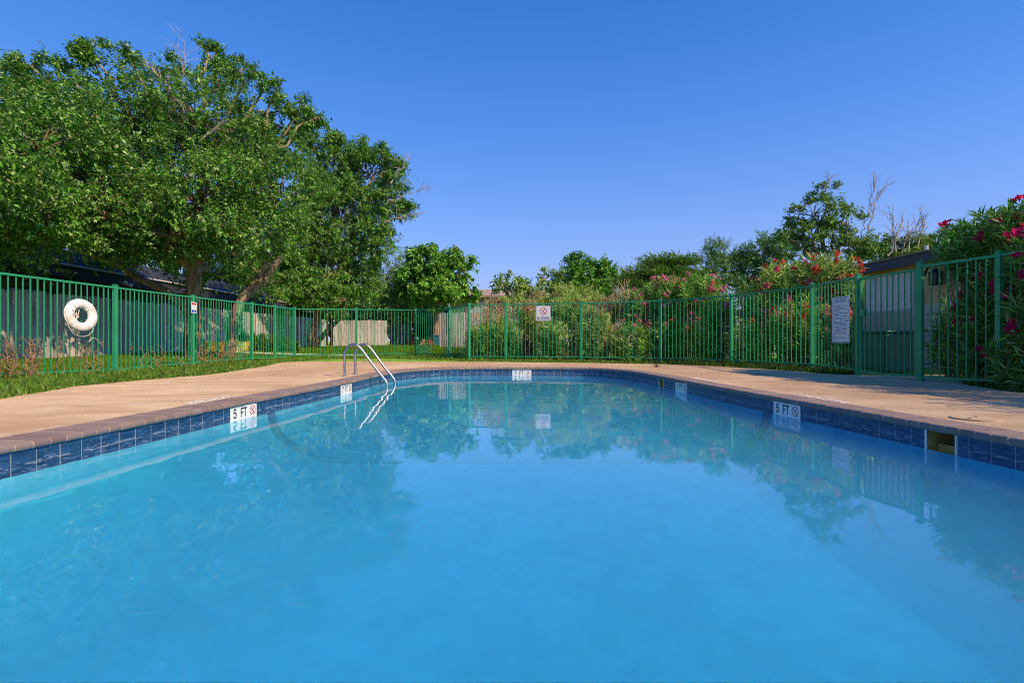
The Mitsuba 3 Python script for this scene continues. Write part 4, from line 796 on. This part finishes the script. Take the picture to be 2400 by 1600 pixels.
# painted borders on the lawn
def border(a, b, hgt, m_, label, name='painted_border'):
    k = thing(name, label, 'garden border'); a, b = np.array(a, float), np.array(b, float); L = np.linalg.norm(b - a); ang = math.atan2(*(b - a)[::-1]); n_ = max(2, int(L / .4))
    for r_ in range(2):
        for i in range(n_):
            c_ = a + (b - a) * (i + .5) / n_; part(k, 'block', boxm(-L / n_ / 2 + .006, L / n_ / 2 - .006, -.1, .1, r_ * hgt / 2 + .004, (r_ + 1) * hgt / 2 - .004, .01), m_, M=move(c_[0], c_[1], float(g0(*c_)) - .02, ang))
border((-8.7, 42), (-7.2, 42), .55, 'm_paint_red', 'orange red painted block border beside the farthest board fence')
border((-6.9, 41.6), (-6.0, 41.2), .5, 'm_paint_red', 'short orange red painted border behind the angled fence')
border((-5.6, 41), (-2.6, 40.5), .5, 'm_paint_yellow', 'yellow painted block border on the lawn behind the angled fence')
border((-2.5, 40.4), (-1.0, 40.2), .5, 'm_paint_red', 'orange red painted border under the brown wooden screen')
border((-12.7, 21.2), (-11.6, 22.8), .45, 'm_paint_yellow', 'yellow painted block border under the huge spreading tree')
k = thing('play_bin', 'small teal bin on the lawn between the painted borders', 'bin'); part(k, 'body', boxm(-.3, .3, -.25, .25, 0, .75, .04), 'm_teal', M=move(-5.75, 39.5, .3)); part(k, 'lid', boxm(-.34, .34, -.29, .29, .755, .82, .02), 'm_teal', M=move(-5.75, 39.5, .3))

# ------------------------------------------------------------------ buildings
k = thing('apartment_building', 'long dark navy and brown building in the shade of the huge tree', 'building')
part(k, 'wall', boxm(-26, -18, 7, 50, 0, 3.12), 'm_brownwall')
part(k, 'fascia', boxm(-26, -17.3, 6.7, 50.3, 3.12, 3.55), 'm_navywall')
part(k, 'gutter', boxm(-17.3, -17.2, 6.7, 50.3, 3.56, 3.64, .02), 'm_gutter')
rf = trimesh.convex.convex_hull(np.array([(-26, 6.7, 3.65), (-17.35, 6.7, 3.65), (-26, 50.3, 3.65), (-17.35, 50.3, 3.65), (-26, 7.5, 4.3), (-17.9, 7.5, 4.3), (-26, 49.5, 4.3), (-17.9, 49.5, 4.3)]))
part(k, 'roof', rf, 'm_navywall')
for y in (9.5, 12.5, 16, 19.0, 22.5, 25.5):
    w_ = part(k, 'window', boxm(-18.0, -17.95, y - .75, y + .75, 1.3, 2.55), 'm_gutter'); part(w_, 'pane', boxm(-17.95, -17.94, y - .68, y + .68, 1.37, 2.48), 'm_darkglass')
sp = part(k, 'spotlight', cat([tube(np.array([(-17.3, 22.6, 3.25), (-17.05, 22.6, 3.2)]), .03, 6), trimesh.creation.icosphere(2, .10).apply_translation((-17.0, 22.5, 3.2)), trimesh.creation.icosphere(2, .10).apply_translation((-17.0, 22.8, 3.12))]), 'm_white', smooth=True)
k = thing('house', 'far house with a brown shingle roof between the trees', 'house')
part(k, 'wall', boxm(-5, 9, 41, 48, .2, 4.15), 'm_greywall')
rf = trimesh.convex.convex_hull(np.array([(-5.6, 40.4, 4.1), (9.6, 40.4, 4.1), (-5.6, 48.6, 4.1), (9.6, 48.6, 4.1), (-5.6, 40.4, 4.25), (9.6, 40.4, 4.25), (-5.6, 48.6, 4.25), (9.6, 48.6, 4.25), (-3.6, 44.5, 5.15), (7.6, 44.5, 5.15)]))
part(k, 'roof', rf, 'm_shingle')
for x in (-2.8,):
    w_ = part(k, 'window', boxm(x - .75, x + .75, 40.94, 41, 2.7, 3.75), 'm_gutter'); part(w_, 'pane', boxm(x - .68, x + .68, 40.93, 40.94, 2.77, 3.68), 'm_skyglass')
k = thing('pool_house', 'low tan building with a dark fascia behind the gate', 'building')
part(k, 'wall', boxm(10.3, 16, 8.2, 15.6, 1.55, 2.66), 'm_tan'); part(k, 'lower_wall', boxm(10.28, 16, 8.18, 15.62, -.1, 1.55), 'm_greywall')
part(k, 'fascia', boxm(10.03, 10.08, 7.7, 16.1, 2.56, 2.80), 'm_fascia'); part(k, 'soffit', boxm(10.08, 16, 7.7, 16.1, 2.665, 2.70), 'm_gutter')
part(k, 'roof', trimesh.convex.convex_hull(np.array([(9.99, 7.65, 2.805), (9.99, 16.15, 2.805), (9.99, 7.65, 2.84), (9.99, 16.15, 2.84), (16, 7.65, 3.3), (16, 16.15, 3.3), (16, 7.65, 2.9), (16, 16.15, 2.9)])), 'm_shingle')
for y in (12.6, 13.6): part(k, 'roof_vent', trimesh.creation.cylinder(.05, .35, sections=12, transform=move(11, y, 3.0)), 'm_gutter', smooth=30)
k = thing('wall_lantern', 'black arched wall lantern on the tan building by the gate', 'lamp'); o_ = np.array([10.1, 12.2, 2.35])
a_ = np.radians(np.linspace(0, 180, 14)); part(k, 'arch', tube(np.column_stack([0 * a_ + o_[0], o_[1] + .32 * np.cos(a_), o_[2] - .12 + .26 * np.sin(a_)]), .025, 6), 'm_black', smooth=True)
part(k, 'body', cat([boxm(-.1, .1, -.11, .11, -.28, .02, .015), trimesh.creation.cone(.15, .13, sections=8, transform=move(0, 0, .02))]), 'm_black', M=move(*(o_ - (0, 0, .1)))); part(k, 'bracket', tube(np.array([o_ + (.2, 0, .1), o_ + (0, 0, .12), o_ + (0, 0, .02)]), .02, 6), 'm_black')
k = thing('utility_cabinet', 'green utility cabinet standing behind the gate', 'cabinet'); part(k, 'body', boxm(-.3, .3, -.4, .4, 0, .78, .02), 'm_box', M=move(8.05, 11.0, .02)); part(k, 'lid', boxm(-.33, .33, -.43, .43, .785, .84, .02), 'm_box', M=move(8.05, 11.0, .02)); part(k, 'door', boxm(-.315, -.302, -.36, .36, .08, .72, .003), 'm_box', M=move(8.05, 11.0, .02))
